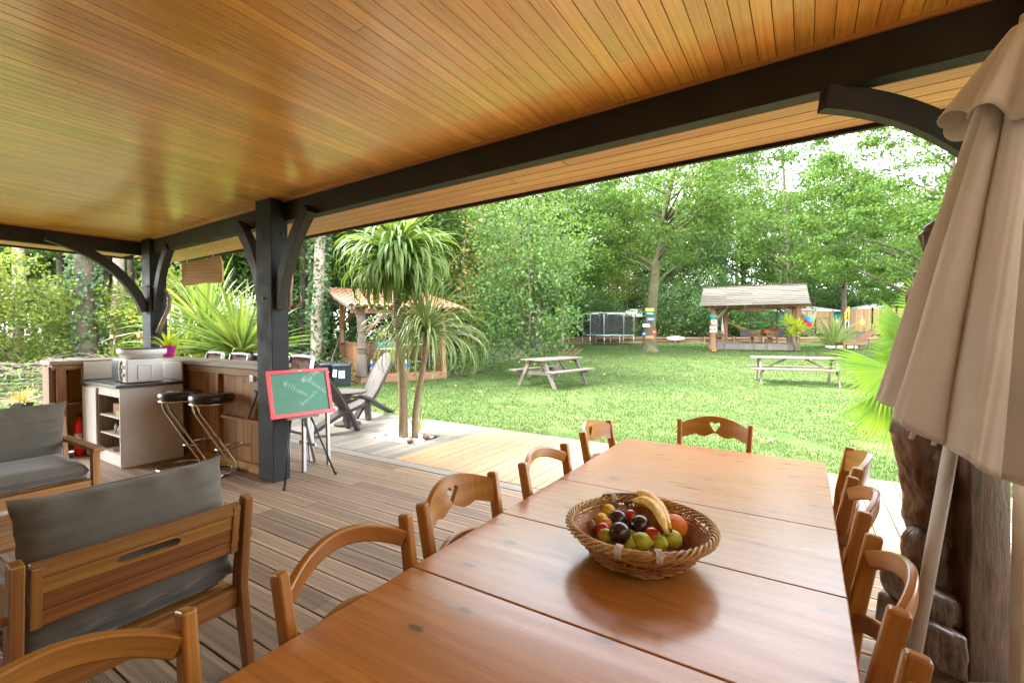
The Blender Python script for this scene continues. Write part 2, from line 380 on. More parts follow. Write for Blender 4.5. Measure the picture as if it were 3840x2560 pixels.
m_conc=plain('soil',(.05,.035,.025),.95)
m_wick=plain('wicker',(.45,.26,.085),.45,var=.3,sc=30,coat=.15); m_wickd=plain('wicker_dark',(.33,.12,.03),.55,var=.35,sc=40)
m_bark=plain('bark',(.10,.078,.055),.9,var=.45,sc=5,bs=.9,bsc=14)
m_barkp=plain('bark_pale',(.42,.33,.27),.85,var=.3,sc=4,bs=.5,bsc=18)
m_barkg=plain('bark_mossy',(.10,.092,.042),.95,var=.4,sc=3,bs=.9,bsc=10)
m_barkc=plain('cordyline_bark',(.20,.145,.085),.85,var=.3,sc=9,bs=.6,bsc=50)
m_twig=plain('dead_twig',(.24,.185,.13),.9,var=.4)
m_metal=plain('trampoline_tube',(.62,.63,.64),.35,metal=.6); m_yellow=plain('yellow_paint',(.85,.5,.03),.5)
m_tent=plain('tent_white',(.82,.81,.78),.8,var=.05); m_tentg=plain('tent_green',(.0,.22,.17),.8,var=.15); m_rattan=plain('rattan_dark',(.035,.03,.035),.6)
m_orange=plain('orange_cloth',(.8,.16,.02),.8); m_limec=plain('lime_cloth',(.3,.6,.05),.8); m_redc=plain('crimson_cloth',(.6,.02,.03),.8); m_cord=plain('white_cord',(.65,.62,.55),.8)
m_antler=plain('antler_horn',(.20,.13,.07),.4,var=.4,sc=14)
def carvemat():
    m,n,b=newmat('rough_carving'); tc=N(n,'TexCoord').outputs['Object']; mp=N(n,'Mapping'); L(n,tc,mp.inputs[0]); mp.inputs['Scale'].default_value=(34,34,5)
    a=noise(n,mp.outputs[0],1,5,.65,.6); c=noise(n,tc,7,4,.6); f=noise(n,tc,70,3,.6)
    col=mix(n,remap(n,a,.35,.68),(.035,.016,.008),(.15,.075,.036)); col=mix(n,remap(n,c,.45,.7,0,.6),col,(.11,.06,.035)); col=mix(n,remap(n,f,.66,.78,0,.4),col,(.2,.13,.08))
    L(n,col,b.inputs['Base Color']); b.inputs['Roughness'].default_value=.42; b.inputs['Coat Weight'].default_value=.15
    bump(n,b,math_(n,'ADD',a,math_(n,'MULTIPLY',f,.3)),.5,.008); return m
m_carv=carvemat()
def netmat():
    m,n,b=newmat('safety_net'); b.inputs['Base Color'].default_value=(.015,.02,.025,1)
    t=N(n,'BsdfTransparent'); mx=N(n,'MixShader'); mx.inputs[0].default_value=.5
    L(n,t.outputs[0],mx.inputs[1]); L(n,b.outputs[0],mx.inputs[2]); L(n,mx.outputs[0],n.nodes['Material Output'].inputs[0]); return m
m_net=netmat()
l_oak=leaf('oak_leaf',[(.1,(.03,.075,.018)),(.45,(.06,.125,.028)),(.75,(.095,.17,.036)),(1,(.14,.22,.05))],.45,k_=1.1)
l_bush=leaf('hazel_leaf',[(.05,(.03,.07,.02)),(.5,(.065,.125,.035)),(.78,(.11,.18,.05)),(.85,(.16,.21,.06)),(.88,(.42,.26,.06)),(1,(.5,.33,.1))],.4,k_=1.35)
l_dark=leaf('dark_leaf',[(.1,(.025,.06,.022)),(.5,(.055,.115,.04)),(1,(.12,.2,.06))],.3,k_=1.5)
l_pine=leaf('pine_needle',[(.1,(.02,.05,.025)),(.6,(.045,.09,.045)),(1,(.09,.14,.07))],.2,k_=1.2)
l_yel=leaf('yellowing_leaf',[(.1,(.06,.11,.022)),(.5,(.13,.18,.04)),(.8,(.2,.25,.06)),(1,(.34,.3,.05))],.45,k_=1.25)
l_under=leaf('undergrowth_leaf',[(.1,(.035,.075,.02)),(.5,(.08,.145,.04)),(.8,(.14,.2,.07)),(1,(.22,.2,.1))],.35,k_=1.3)
l_cord=leaf('cordyline_leaf',[(.1,(.06,.125,.03)),(.5,(.125,.205,.05)),(.85,(.20,.28,.075)),(1,(.36,.33,.1))],.35,.5,.3,k_=0.95)
l_cordl=leaf('cordyline_leaf_pale',[(.1,(.08,.13,.035)),(.5,(.15,.21,.07)),(1,(.27,.3,.13))],.35,.35,.5)
l_fan=leaf('fan_palm_leaf',[(.1,(.05,.14,.01)),(.5,(.10,.21,.012)),(.9,(.17,.25,.015)),(1,(.25,.19,.02))],.5,.6,.2)
l_grass=leaf('grass_blade',[(.1,(.045,.095,.02)),(.5,(.072,.13,.03)),(.72,(.11,.155,.045)),(.9,(.19,.19,.08)),(1,(.22,.2,.1))],.4,.6,.2,k_=0.76,rw=.15)
l_pamp=leaf('pampas_blade',[(.1,(.12,.2,.07)),(.6,(.24,.34,.13)),(1,(.45,.45,.22))],.3)
l_ivy=leaf('ivy_leaf',[(.1,(.04,.085,.03)),(.6,(.09,.16,.07)),(1,(.17,.23,.12))],.25,k_=1.1)
l_lime=leaf('lime_plant',[(.1,(.3,.42,.03)),(.6,(.48,.6,.05)),(1,(.6,.66,.12))],.45)
def lawnmat():
    m,n,b=newmat('lawn'); tc=N(n,'TexCoord').outputs['Object']
    a=noise(n,tc,.35,4,.6); c=noise(n,tc,2.5,5,.65); f=noise(n,tc,45,3,.7)
    col=mix(n,remap(n,a,.35,.68),(.045,.09,.02),(.085,.12,.035)); col=mix(n,remap(n,c,.5,.8,0,.75),col,(.19,.18,.09))
    bare=math_(n,'MULTIPLY',remap(n,noise(n,tc,.9,5,.7),.62,.72),remap(n,c,.45,.6)); col=mix(n,math_(n,'MULTIPLY',bare,.6),col,(.26,.22,.16))
    col=mix(n,remap(n,f,.3,.75,.3,0),col,(.035,.075,.012)); L(n,col,b.inputs['Base Color']); b.inputs['Roughness'].default_value=.9; b.inputs['Specular IOR Level'].default_value=.15
    bump(n,b,math_(n,'ADD',f,c),.6,.02); return m
def floormat():
    m,n,b=newmat('forest_floor'); tc=N(n,'TexCoord').outputs['Object']
    a=noise(n,tc,.5,5,.65); c=noise(n,tc,6,5,.7)
    col=mix(n,remap(n,a,.35,.65),(.09,.12,.035),(.16,.13,.07)); col=mix(n,remap(n,c,.4,.75,0,.7),col,(.22,.19,.11)); L(n,col,b.inputs['Base Color']); b.inputs['Roughness'].default_value=.95
    bump(n,b,c,.8,.05); return m
m_lawn=lawnmat(); m_floor=floormat()
# ---------------------------------------------------------------- ground and lawn
def inpoly(x,y,P):
    c=False;j=len(P)-1
    for i in range(len(P)):
        if (P[i][1]>y)!=(P[j][1]>y) and x<(P[j][0]-P[i][0])*(y-P[i][1])/(P[j][1]-P[i][1]+1e-12)+P[i][0]: c=not c
        j=i
    return c
def sheet(name,xs,ys,zf,mat,keep=None,kind='structure'):
    vs=[(x,y,zf(x,y)) for x in xs for y in ys]; ny=len(ys); fs=[]
    for i in range(len(xs)-1):
        for j in range(ny-1):
            if keep and not keep((xs[i]+xs[i+1])/2,(ys[j]+ys[j+1])/2): continue
            a=i*ny+j; fs.append((a,a+ny,a+ny+1,a+1))
    me=bpy.data.meshes.new(name); me.from_pydata(vs,[],fs); me.materials.append(mat)
    me.polygons.foreach_set('use_smooth',[True]*len(me.polygons)); me.update()
    o=bpy.data.objects.new(name,me); COL.objects.link(o); return tag(o,kind=kind)
xs=[-260,-160,-110,-80]+[-60+2*i for i in range(56)]+[60,90,140,220]
ys=[-60,-30,-15]+[-6+2*i for i in range(50)]+[110,140,200,300]
sheet('ground',xs,ys,lambda x,y:gz(x,y)-.03 if not(-9<x<3 and -4<y<5.8) else -.25,m_floor)
LAWN=[(-40,-10),(-8.4,-10),(-8.4,5.7),(30,5.7),(30,60)]+[tuple((_f*d+_r*((px-1920)/F*d))[:2]) for px,d in((3500,39.5),(2600,39),(2140,38),(2050,30),(1880,22),(1830,18.5),(1740,15.5),(1250,13.2),(900,11),(300,10.2),(-400,9.3),(-2600,7))]
lx=[-30+.5*i for i in range(130)]; ly=[-10+.5*i for i in range(140)]
sheet('lawn',lx,ly,gz,m_lawn,lambda x,y: inpoly(x,y,LAWN) and not(-8.6<x<2.6 and y<5.72))
# ---------------------------------------------------------------- deck
deck=empty('deck',(0,0,0),kind='structure')
sub=MB(); sub.box((-2.9,.5,-.11),(11.2,6.3,.05)); sub.box((-3.2,4.85,-.11),(10.8,1.9,.05)); sub.build('bearer',m_conc,deck)
PIT1=(-5.02,-4.36,4.42,5.0); PIT2=(.96,1.75,4.3,5.1)
def board(x0,x1,y0,y1,mat,name='board',z=0.,th=.028,bev=.003):
    z+=rnd.uniform(-.0012,.0012)
    b=MB(); b.box((0,0,0),(x1-x0,y1-y0,th)); return b.build(name,mat,deck,bevel=bev,seg=1,loc=((x0+x1)/2,(y0+y1)/2,z-th/2))
y=3.655; k=0
while y>-1.2:
    y0=y-.137; xs_=[-8.4]; x=-8.4+rnd.uniform(.8,3.6)
    while x<2.2: xs_.append(x); x+=rnd.choice([3.0,3.6,4.2])
    xs_.append(2.4)
    for a,b in zip(xs_,xs_[1:]):
        if b<-3.2 and y<-.1: continue
        if a>.6 and y<1: continue
        board(a+.0015,b-.0015,y0,y,w_deck)
    y-=.144
board(-8.4,-2.9,3.672,3.81,w_grey); board(-2.897,2.4,3.672,3.81,w_grey)
x=-8.5
while x<2.4:
    x1=x+.137; new=-4.13<x<.55
    segs=[(3.82,5.81)]
    for p in(PIT1,PIT2):
        if x1>p[0]+.01 and x<p[1]-.01: segs=[(3.82,p[2]),(p[3],5.81)]
    for a,b in segs:
        m=w_new if new else w_grey
        if not new and b-a>1.5 and rnd.random()<.4: c=rnd.uniform(a+.5,b-.5); board(x,x1,a,c-.0015,m); board(x,x1,c+.0015,b,m)
        else: board(x,x1,a,b,m)
    x+=.1445
sk_=MB(); sk_.box((-3.05,5.83,-.045),(10.9,.025,.09)); sk_.build('edge_board',w_grey,deck)
# pebble pits
for nm,p,lab in(('pebble_bed',PIT1,'white pebbles round the two cordyline trunks in the deck'),('pebble_bed',PIT2,'white pebbles in the deck cut-out beside the carved statue')):
    b=MB(); 
    for i in range(420):
        r_=rnd.uniform(.018,.034); px=rnd.uniform(p[0]+.03,p[1]-.03); py=rnd.uniform(p[2]+.03,p[3]-.03); b.ball((px,py,-.012+rnd.uniform(-.01,.012)),r_,rnd.uniform(1,1.5),1,.6,seg=8,rings=5,M=Matrix.Rotation(rnd.uniform(0,3),3,'Z'))
    tag(b.build(nm,m_peb,smooth=True),lab,'pebbles',kind='stuff')
    b=MB(); b.box(((p[0]+p[1])/2,(p[2]+p[3])/2,-.07),(p[1]-p[0],p[3]-p[2],.03)); b.build('pit_soil',m_conc,deck)
for px,py,r_,lab in((1540,1652,.05,'brown stone among white pebbles in front of the trunks'),(1600,1637,.055,'pointed brown stone on the deck beside the white pebbles')):
    q=at(px,py,.03); b=MB(); b.ball((0,0,0),r_,1.15,.9,.75,seg=14,rings=9,rf=lambda a,t:1+.08*math.sin(3*a+4*t)); tag(b.build('stone',m_stone,smooth=True,loc=q),lab,'stone')
# ---------------------------------------------------------------- terrace roof
PSI=-.042
def bl(x): return 2.559+(-.042)*(x-(-.3))   # inner face of the long beam at ceiling level
ceil=empty('ceiling',kind='structure'); x=-8.28; i=0
while x<1.9:
    yc=rnd.uniform(.7,2.3); e=bl(x)-.006
    for a,b_ in(((-2.2,yc-.0004),(yc+.0004,e)) if rnd.random()<.28 else ((-2.2,e),)):
        b=MB(); b.box((0,0,0),(.0703,b_-a,.014),ax=1); o=b.build('plank',w_ceil,ceil,bevel=.0016,seg=1,loc=(x+.036,(a+b_)/2,2.767+rnd.uniform(0,.0006)))
    x+=.0728
b=MB(); b.box((-3.2,.2,2.80),(10.3,5.4,.03)); b.build('ceiling_backing',m_beam,ceil)
shel=empty('terrace_roof',(0,0,0),label='dark timber frame and board eaves sheltering the dining terrace',cat='roof')
dx=Vector((1,-.042,0)).normalized(); dy=Vector((.042,1,0)).normalized()
def bp(x,o,z): p=Vector((x,bl(x),z)); return p+dy*o
b=MB(); b.bar(bp(-8.1,.047,2.66),bp(2.2,.047,2.66),.094,.20); b.build('beam',m_beam,shel,bevel=.004)
b=MB(); b.bar(bp(-8.0,-.012,2.752),bp(2.2,-.012,2.752),.022,.02); b.build('cornice',w_trim,shel,bevel=.003)
b=MB(); b.bar((-8.17,-2.2,2.66),(-8.10,bl(-8)-.0,2.66),.1,.2); b.build('beam',m_beam,shel,bevel=.004)
b=MB(); b.bar((-8.10,-2.2,2.752),(-8.035,bl(-8),2.752),.022,.02); b.build('cornice',w_trim,shel)
zs=2.615
for k in range(5):
    for xa,xb in((-8.75,-5.2+k*.3),(-5.19+k*.3,-.9-k*.5),(-.895-k*.5,2.3)):
        o=.098+k*.117; b=MB(); xx=(xa+xb)/2; b.box((0,0,0),(xb-xa,.110,.015)); q=b.build('soffit_board',w_soff,shel,bevel=.003,seg=1,loc=bp(xx,o+.056,zs)); q.rotation_euler=(0,0,-.042)
b=MB(); b.bar(bp(-8.9,.70,2.63),bp(2.3,.70,2.63),.03,.09); b.build('fascia',m_beam,shel)
b=MB(); b.bar(bp(-8.9,.42,2.86),bp(2.3,.42,2.86),.9,.02); b.build('roof_deck',m_beam,shel)
for k in range(5):
    o=.05+k*.117; b=MB(); b.box((0,0,0),(.112,5.2,.015)); b.build('soffit_board',w_soff,shel,bevel=.003,seg=1,loc=(-8.23-o-.056,.3,zs))
b=MB(); b.box((-8.9,.35,2.63),(.03,5.4,.09)); b.build('fascia',m_beam,shel)
b=MB(); b.box((-8.45,.35,2.86),(.9,5.4,.02)); b.build('roof_deck',m_beam,shel)
# posts
def post(x0,x1,y0,y1,z1=2.758):
    b=MB(); b.box(((x0+x1)/2,(y0+y1)/2,z1/2),(x1-x0,y1-y0,z1)); return b.build('post',m_post,shel,bevel=.006)
post(-4.62,-4.358,2.585,2.76)
P1=dd(552,1000,6.55); post(P1.x-.13,P1.x+.13,P1.y-.02,P1.y+.18)
post(.92,1.14,2.46,2.66)
def brace(p0,p1,bow,w=.09,h=.115,up=(0,1,0),mat=None):
    b=MB(); pts=arc(p0,p1,bow,16); d=(Vector(p1)-Vector(p0)); side=Vector(up)
    ups=[side.cross((pts[min(i+1,15)]-pts[max(i-1,0)]).normalized()) for i in range(16)]
    b.strip(pts,w,h,ups=ups); return b.build('brace',mat or m_beam,shel,bevel=.004)
# braces of the middle post, curved with the hollow side outwards
brace((-4.37,2.66,1.70),(-3.86,2.66,2.60),(-.05,0,.05))
brace((-4.61,2.66,1.74),(-5.13,2.70,2.60),(.06,0,.06))
brace((P1.x+.12,P1.y+.06,1.78),(P1.x+.62,P1.y+.03,2.60),(-.05,0,.05))
brace((P1.x,P1.y-.03,1.75),(P1.x-.02,P1.y-1.02,2.63),(0,.13,.13),up=(1,0,0))
pa=dd(3600,590,2.12); pb=dd(3085,372,2.13); mid=(pa+pb)/2; n_=Vector((-(pb-pa).z,0,(pb-pa).x)).normalized(); n_=n_ if n_.z>0 else -n_
pa2=pa+(pa-pb)*.35; brace(pa2,pb+Vector((0,0,.0)),n_*.075+Vector((0,0,0)),w=.07,h=.105)
# house behind and beside
b=MB(); b.box((-3.5,-2.4,1.4),(13,.15,3.0)); b.build('wall',m_wall); tag(bpy.data.objects['wall'],kind='structure')
wq=dd(3816,2000,1.75); b=MB(); b.box((wq.x+.12,wq.y,1.38),(.24,.12,2.76)); o=b.build('wall',m_wall); tag(o,kind='structure')
b=MB(); b.box((2.35,.2,1.4),(.12,4.9,2.9)); o=b.build('wall',m_wall); tag(o,kind='structure')

bolt=MB(); bolt.lathe([(.014,0),(.014,.006),(.008,.010)],10); bme=bolt.mesh('bolt',m_blackm,True)
for c_,rx in (((-4.49,2.584,1.80),R(90)),((-4.49,2.584,2.42),R(90)),((-4.357,2.66,1.78),None),((-4.357,2.70,2.42),None)):
    o=bpy.data.objects.new('bolt',bme); COL.objects.link(o); o.parent=shel; o.location=c_; o.rotation_euler=(rx,0,0) if rx else (0,R(90),0)
# ---------------------------------------------------------------- dining table
tb=empty('dining_table',(-.452,1.55,0),label='long honey pine dining table with a leafed top on the terrace',cat='table')
ZT=.76
ys_=[-1.0,-.02,.513,1.038-.54+.0,0]
ed=[(-1.0,.0),]
edges=[0.01,1.036,1.534,2.041,3.065]
for a,b_ in zip(edges,edges[1:]):
    w=b_-a-.003; m=MB(); m.box((0,0,0),(1.118,w,.034),ax=0); m.build('table_leaf',w_table,tb,bevel=.004,seg=2,loc=(0,(a+b_)/2-1.55,ZT-.017))
for s_ in(-1,1):
    m=MB(); m.box((s_*.47,0,ZT-.09),(.03,2.66,.1)); m.build('apron',w_table,tb,bevel=.003)
    m=MB(); m.box((0,s_*1.35,ZT-.09),(.97,.03,.1)); m.build('apron',w_table,tb,bevel=.003)
for sx in(-1,1):
    for sy in(-1,1):
        m=MB(); m.bar((sx*.44,sy*1.32,ZT-.035),(sx*.44,sy*1.32,0),.085,.085,taper=.7); m.build('leg',w_table,tb,bevel=.005)
# ---------------------------------------------------------------- dining chairs
def chair(kind):
    t=empty('dining_chair'); 
    for s in(-1,1):
        m=MB(); m.strip([(-.20,s*.2,0),(-.185,s*.2,.44),(-.205,s*.207,.66),(-.245,s*.215,.885)],[.032,.034,.034,.032],[.036,.042,.046,.044],up=(1,0,0)); m.build('leg',w_chair,t,bevel=.009,seg=3)
        m=MB(); m.bar((.19,s*.19,.44),(.195,s*.195,0),.038,.038,taper=.8); m.build('leg',w_chair,t,bevel=.005)
        
        for z_ in(.2,.32): m=MB(); m.bar((-.18,s*.197,z_),(.18,s*.193,z_),.018,.026); m.build('stretcher',w_chair,t,bevel=.003)
    for x_,z_ in((-.19,.26),(.19,.24)): m=MB(); m.bar((x_,-.19,z_),(x_,.19,z_),.018,.028); m.build('stretcher',w_chair,t,bevel=.003)
    out=[]; 
    for i in range(25):
        u=-1+2*i/24; out.append((-.2+.41*(1-((u+1)/2)**1)*0+ .0,u))
    m=MB(); poly=[(-.19,-.185),(.20,-.205),(.225,-.17),(.225,.17),(.20,.205),(-.19,.185)]
    m.prism(poly,.035,lambda a,b,c:(a,b,.44+c)); m.build('seat',w_chair,t,bevel=.008,seg=3)
    bow=lambda u:-.062*(1-u*u)
    if kind=='heart':
        def fn(s,z,o): u=s/.2; return Vector((-.232+bow(u)+o-.1*(z-.83),s,z))
        zt=lambda s:.862+.05*(1-(s/.2)**2); zb=lambda s:.768+.012*math.cos(s/.2*3*math.pi)*(1 if abs(s)<.135 else .3)+.022*(1-(s/.2)**2)
        hw=.034
        def hb(s): 
            a=abs(s)/hw; return None if a>=.999 else .808+.052*(a**1.15)
        def ht(s):
            a=abs(s)/hw; return .8625+.012*math.sqrt(max(0,1-((a-.5)/.5)**2))-(.006*(1-a*2) if a<.5 else 0)
        ss=[-.2+.4*i/14 for i in range(15)]; ss=sorted(set([x for x in ss if abs(x)>hw+.004]+[hw*(-.999+.1998*i/1) for i in range(11)]))
        m=MB(); m.colboard(ss,zb,zt,fn,.02,hb,ht); m.build('crest_rail',w_chair,t,weld=True)
    else:
        ps=[(-.232+bow(u),.2*u,.815+.06*(1-u*u)) for u in[-1+i/9 for i in range(19)]]
        m=MB(); m.strip(ps,.024,.052,up=(0,0,1)); m.build('crest_rail',w_chair,t,bevel=.008,seg=3)
    ps=[(-.205+bow(u)*.95,.197*u,.625+.05*(1-u*u)) for u in[-1+i/9 for i in range(19)]]
    m=MB(); m.strip(ps,.022,.05,up=(0,0,1)); m.build('lower_rail',w_chair,t,bevel=.008,seg=3)
    return t
cp=chair('plain'); ch=chair('heart'); used={'p':0,'h':0}
CH=[('p',-.875,.25,0,'honey beech chair with a plain arched rail, nearest on the lounge side of the table'),
    ('p',-.85,.875,0,'honey beech chair with a plain arched rail, between the armchair and the fruit basket'),
    ('h',-.87,1.405,0,'honey beech chair with a heart cut-out, middle of the lounge side of the table'),
    ('p',-.83,2.017,0,'honey beech chair with a plain arched rail, beside the new pale deck boards'),
    ('h',-.86,2.76,0,'honey beech chair with a heart cut-out, far corner of the lounge side'),
    ('h',-.497,3.04,-90,'honey beech chair with a heart cut-out alone at the lawn end of the table'),
    ('h',-.04,2.72,180,'honey beech chair with a heart cut-out, farthest on the parasol side'),
    ('p',-.07,2.125,180,'honey beech chair with plain arched rails, second from the far end on the parasol side'),
    ('p',-.065,1.49,180,'honey beech chair with plain arched rails, next to the parasol pole'),
    ('p',-.06,.90,180,'honey beech chair on the parasol side, cut off by the bottom edge of the photo')]
for k,x,y,rz,lab in CH:
    src=cp if k=='p' else ch
    if used[k]==0: o=src; o.location=(x,y,0); o.rotation_euler=(0,0,R(rz)); o['label']=lab
    else: o=dup(src,(x,y,0),R(rz),lab)
    used[k]+=1; o['category']='chair'; o['group']='wooden chairs around the dining table'
# ---------------------------------------------------------------- fruit basket
bc=Vector((-.437,1.46,ZT)); bk=empty('fruit_basket',bc,label='oval woven wicker basket of fruit on the dining table',cat='basket')
def br(h): return .135+.10*(h/.105)**.8      # wall radius at height h
m=MB(); m.lathe([(.0001,.006),(.13,.006),(br(.03)-.006,.03),(br(.07)-.006,.07),(br(.088)-.006,.088)],40,rf=lambda a,t:1+.012*math.sin(9*a)*t,cap=False); m.build('lining',m_wickd,bk,smooth=True)
for j in range(9):
    h=.012+.0095*j; pts=[]
    for i in range(84):
        a=2*math.pi*i/84; r_=br(h)+.0045*math.cos(21*a+math.pi*j)+.002*math.sin(5*a+j); pts.append((r_*math.cos(a),r_*math.sin(a),h+.002*math.sin(7*a+j*2)))
    m=MB(); m.tube(pts,.0042,5,closed=True); m.build('strand',m_wick if j in(0,1,7,8) else m_wickd,bk,smooth=True)
for i in range(42):
    a=2*math.pi*i/42; m=MB(); m.tube([(br(h)*math.cos(a),br(h)*math.sin(a),h) for h in(.004,.03,.06,.1)],.003,5); m.build('stake',m_wick,bk,smooth=True)
for q in range(5):
    pts=[]
    for i in range(150):
        a=2*math.pi*i/150; ph=11*a+q*2*math.pi/5; r_=.238+.011*math.cos(ph); pts.append((r_*math.cos(a),r_*math.sin(a),.108+.011*math.sin(ph)))
    m=MB(); m.tube(pts,.0043,6,closed=True); m.build('rim_strand',m_wick,bk,smooth=True)
for i in range(60):
    a=2*math.pi*i/60; 
m=MB()
for i in range(110):
    a=2*math.pi*i/110; m.ball((.222*math.cos(a),.222*math.sin(a),.093+.003*math.sin(8*a)),.0058,1,1,.8,6,5)
m.build('inner_braid',m_wick,bk,smooth=True)
for a0,nm in((R(118),'back'),(R(-75),'front')):
    pts=[(.243*math.cos(a0+t),.243*math.sin(a0+t),.122 if nm=='back' else .112) for t in[-.42+.07*i for i in range(13)]]
    m=MB(); m.strip(pts,.012,.012); hd=m.build('handle',w_old if nm=='back' else m_wick,bk,bevel=.004)
    for t in(-.25,.22):
        m=MB()
        for q in range(4):
            a=a0+t+.02*q; c=Vector((.24*math.cos(a),.24*math.sin(a),.112)); rad=Vector((math.cos(a),math.sin(a),0))
            m.tube([c+rad*.017*math.cos(w)+Vector((0,0,.017*math.sin(w))) for w in[2*math.pi*i/10 for i in range(10)]],.003,5,closed=True)
        m.build('binding',m_cord,hd,smooth=True)
f_or=plain('orange_peel',(.85,.22,.012),.42,var=.12,bs=.5,bsc=420,spec=.5); f_le=plain('lemon_peel',(.78,.52,.02),.4,var=.12,bs=.3,bsc=300); f_li=plain('lime_peel',(.42,.46,.03),.4,var=.25,sc=30,bs=.2,bsc=300)
f_pl=plain('plum_skin',(.03,.012,.02),.28,var=.6,sc=25,coat=.3); f_re=plain('red_skin',(.45,.03,.015),.28,var=.5,sc=18,coat=.3); f_ki=plain('kiwi_skin',(.20,.11,.045),.9,var=.2,bs=.5,bsc=600)
f_ba=plain('banana_skin',(.78,.48,.07),.45,var=.35,sc=55); f_st=plain('banana_stem',(.11,.075,.03),.7); f_nut=plain('walnut_shell',(.33,.17,.07),.6,var=.3,bs=.8,bsc=200); f_pe=plain('persimmon',(.8,.28,.04),.3,var=.15,sc=20)
bk.scale=(.93,.93,1)
def fruit(nm,px,py,z,r_,mat,lab,cat,sx=1,sz=.95,rz=0,tip=0,nut=0):
    p=at(px,py,z); p=Vector((bc.x+(p.x-bc.x)*.97,bc.y+(p.y-bc.y)*.97,z)); m=MB()
    prof=[(max(1e-5,math.sin(math.pi*i/14))*r_,-math.cos(math.pi*i/14)*r_*sz*(1+(.28 if tip and i in(0,14) else (.08 if tip and i in(1,13) else 0)))) for i in range(15)]
    M=Matrix.Rotation(R(rz),3,'Z')@Matrix.Rotation(R(80) if tip else R(rnd.uniform(-25,25)),3,'X')
    m.lathe(prof,20,M=M,sx=sx,rf=(lambda a,t:1+.05*math.sin(6*a)*math.sin(9*t)) if nut else None)
    return tag(m.build(nm,mat,smooth=True,loc=p),lab,cat,'fruit and nuts in the basket')
FR=[('orange',2506,1904,.838,.037,f_or,'orange at the back of the basket behind the bananas tip','orange',1,.95,0,0),
('orange',2533,1972,.842,.041,f_or,'largest orange, right of the two bananas','orange',1,.95,0,0),
('orange',2412,1880,.832,.036,f_or,'orange mostly hidden behind the banana stems','orange',1,.95,0,0),
('kiwi',2290,1886,.842,.0235,f_ki,'brown furry kiwi at the back left of the basket','kiwi',1,1.2,30,0),
('lemon',2277,1914,.838,.0265,f_le,'yellow lemon below the kiwi','lemon',1,1.15,60,1),
('lemon',2252,1948,.832,.024,f_le,'yellow lemon beside the walnut at the rim','lemon',1,1.1,20,1),
('persimmon',2270,1960,.838,.021,f_pe,'small orange persimmon touching the dark plum','persimmon',1,.85,0,0),
('plum',2316,1946,.846,.031,f_pl,'dark purple plum beside the lemon and walnuts','plum',1,1,0,0),
('plum',2322,1998,.844,.034,f_pl,'dark plum nearest the front left of the basket','plum',1,1,0,0),
('plum',2400,1970,.85,.034,f_pl,'nearly black plum under the banana edge','plum',1,1,0,0),
('apple',2364,1935,.842,.0245,f_re,'small red apple between the two upper plums','apple',1,1,0,0),
('apple',2258,1987,.826,.025,f_re,'red apple behind the front left plum','apple',1,1,0,0),
('apple',2447,2012,.836,.029,f_re,'bright red apple below the banana tips','apple',1,1,0,0),
('lime',2268,2006,.822,.022,f_li,'green lime at the left front rim','lime',1,1.25,70,1),
('lime',2376,2010,.82,.024,f_li,'green lime between the two front dark plums','lime',1,1.2,0,1),
('lime',2405,2030,.828,.028,f_li,'green lime in the middle of the front rim','lime',1,1.2,80,1),
('lime',2471,2036,.826,.026,f_li,'green lime at the front rim below the red apple','lime',1,1.2,60,1),
('lemon',2524,2020,.83,.028,f_li,'yellow-green lemon below the largest orange','lemon',1,1.2,-30,1),
('lime',2362,2036,.818,.022,f_li,'pale lime tucked under the front plum','lime',1,1.2,40,1)]
for f in FR: fruit(*f)
for i,(px,py,z,lab) in enumerate([(2325,1905,.847,'walnut at the back of the walnut cluster'),(2340,1908,.848,'walnut beside the banana stems'),(2318,1920,.846,'walnut above the upper dark plum'),(2338,1922,.846,'walnut above the red apple'),(2213,1964,.836,'single walnut against the left wall of the basket')]):
    fruit('walnut',px,py,z,.0145,f_nut,lab,'walnut',1,1.1,i*40,0,1)
def banana(pp,lab):
    m=MB(); P=[at(*q) for q in pp]; P=[Vector((bc.x+(p.x-bc.x)*.97,bc.y+(p.y-bc.y)*.97,p.z)) for p in P]
    c=[]; n=18
    for i in range(n):
        t=i/(n-1); c.append(P[0]*(1-t)**2+P[1]*2*t*(1-t)+P[2]*t*t)
    rr=[.0055,.0062,.009,.0135,.0165,.0175]+[.0182]*7+[.0175,.016,.0125,.008,.005]
    b=m.tube(c,rr,6).build('banana',f_ba,smooth=True); m=MB(); st=c[0]+(c[0]-c[1])*1.5; m.tube([c[1],c[0],st],[.0066,.006,.008],6); m.build('stem',f_st,b,smooth=True)
    m=MB(); m.tube([c[-2],c[-1]+(c[-1]-c[-2])*.35],[.0058,.0035],6); m.build('tip',f_st,b,smooth=True); tag(b,lab,'banana','fruit and nuts in the basket')
banana([(2345,1866,.868),(2455,1810,.905),(2518,1984,.872)],'upper banana lying along the oranges')
banana([(2358,1880,.872),(2470,1850,.905),(2503,2004,.868)],'front banana above the dark plums')
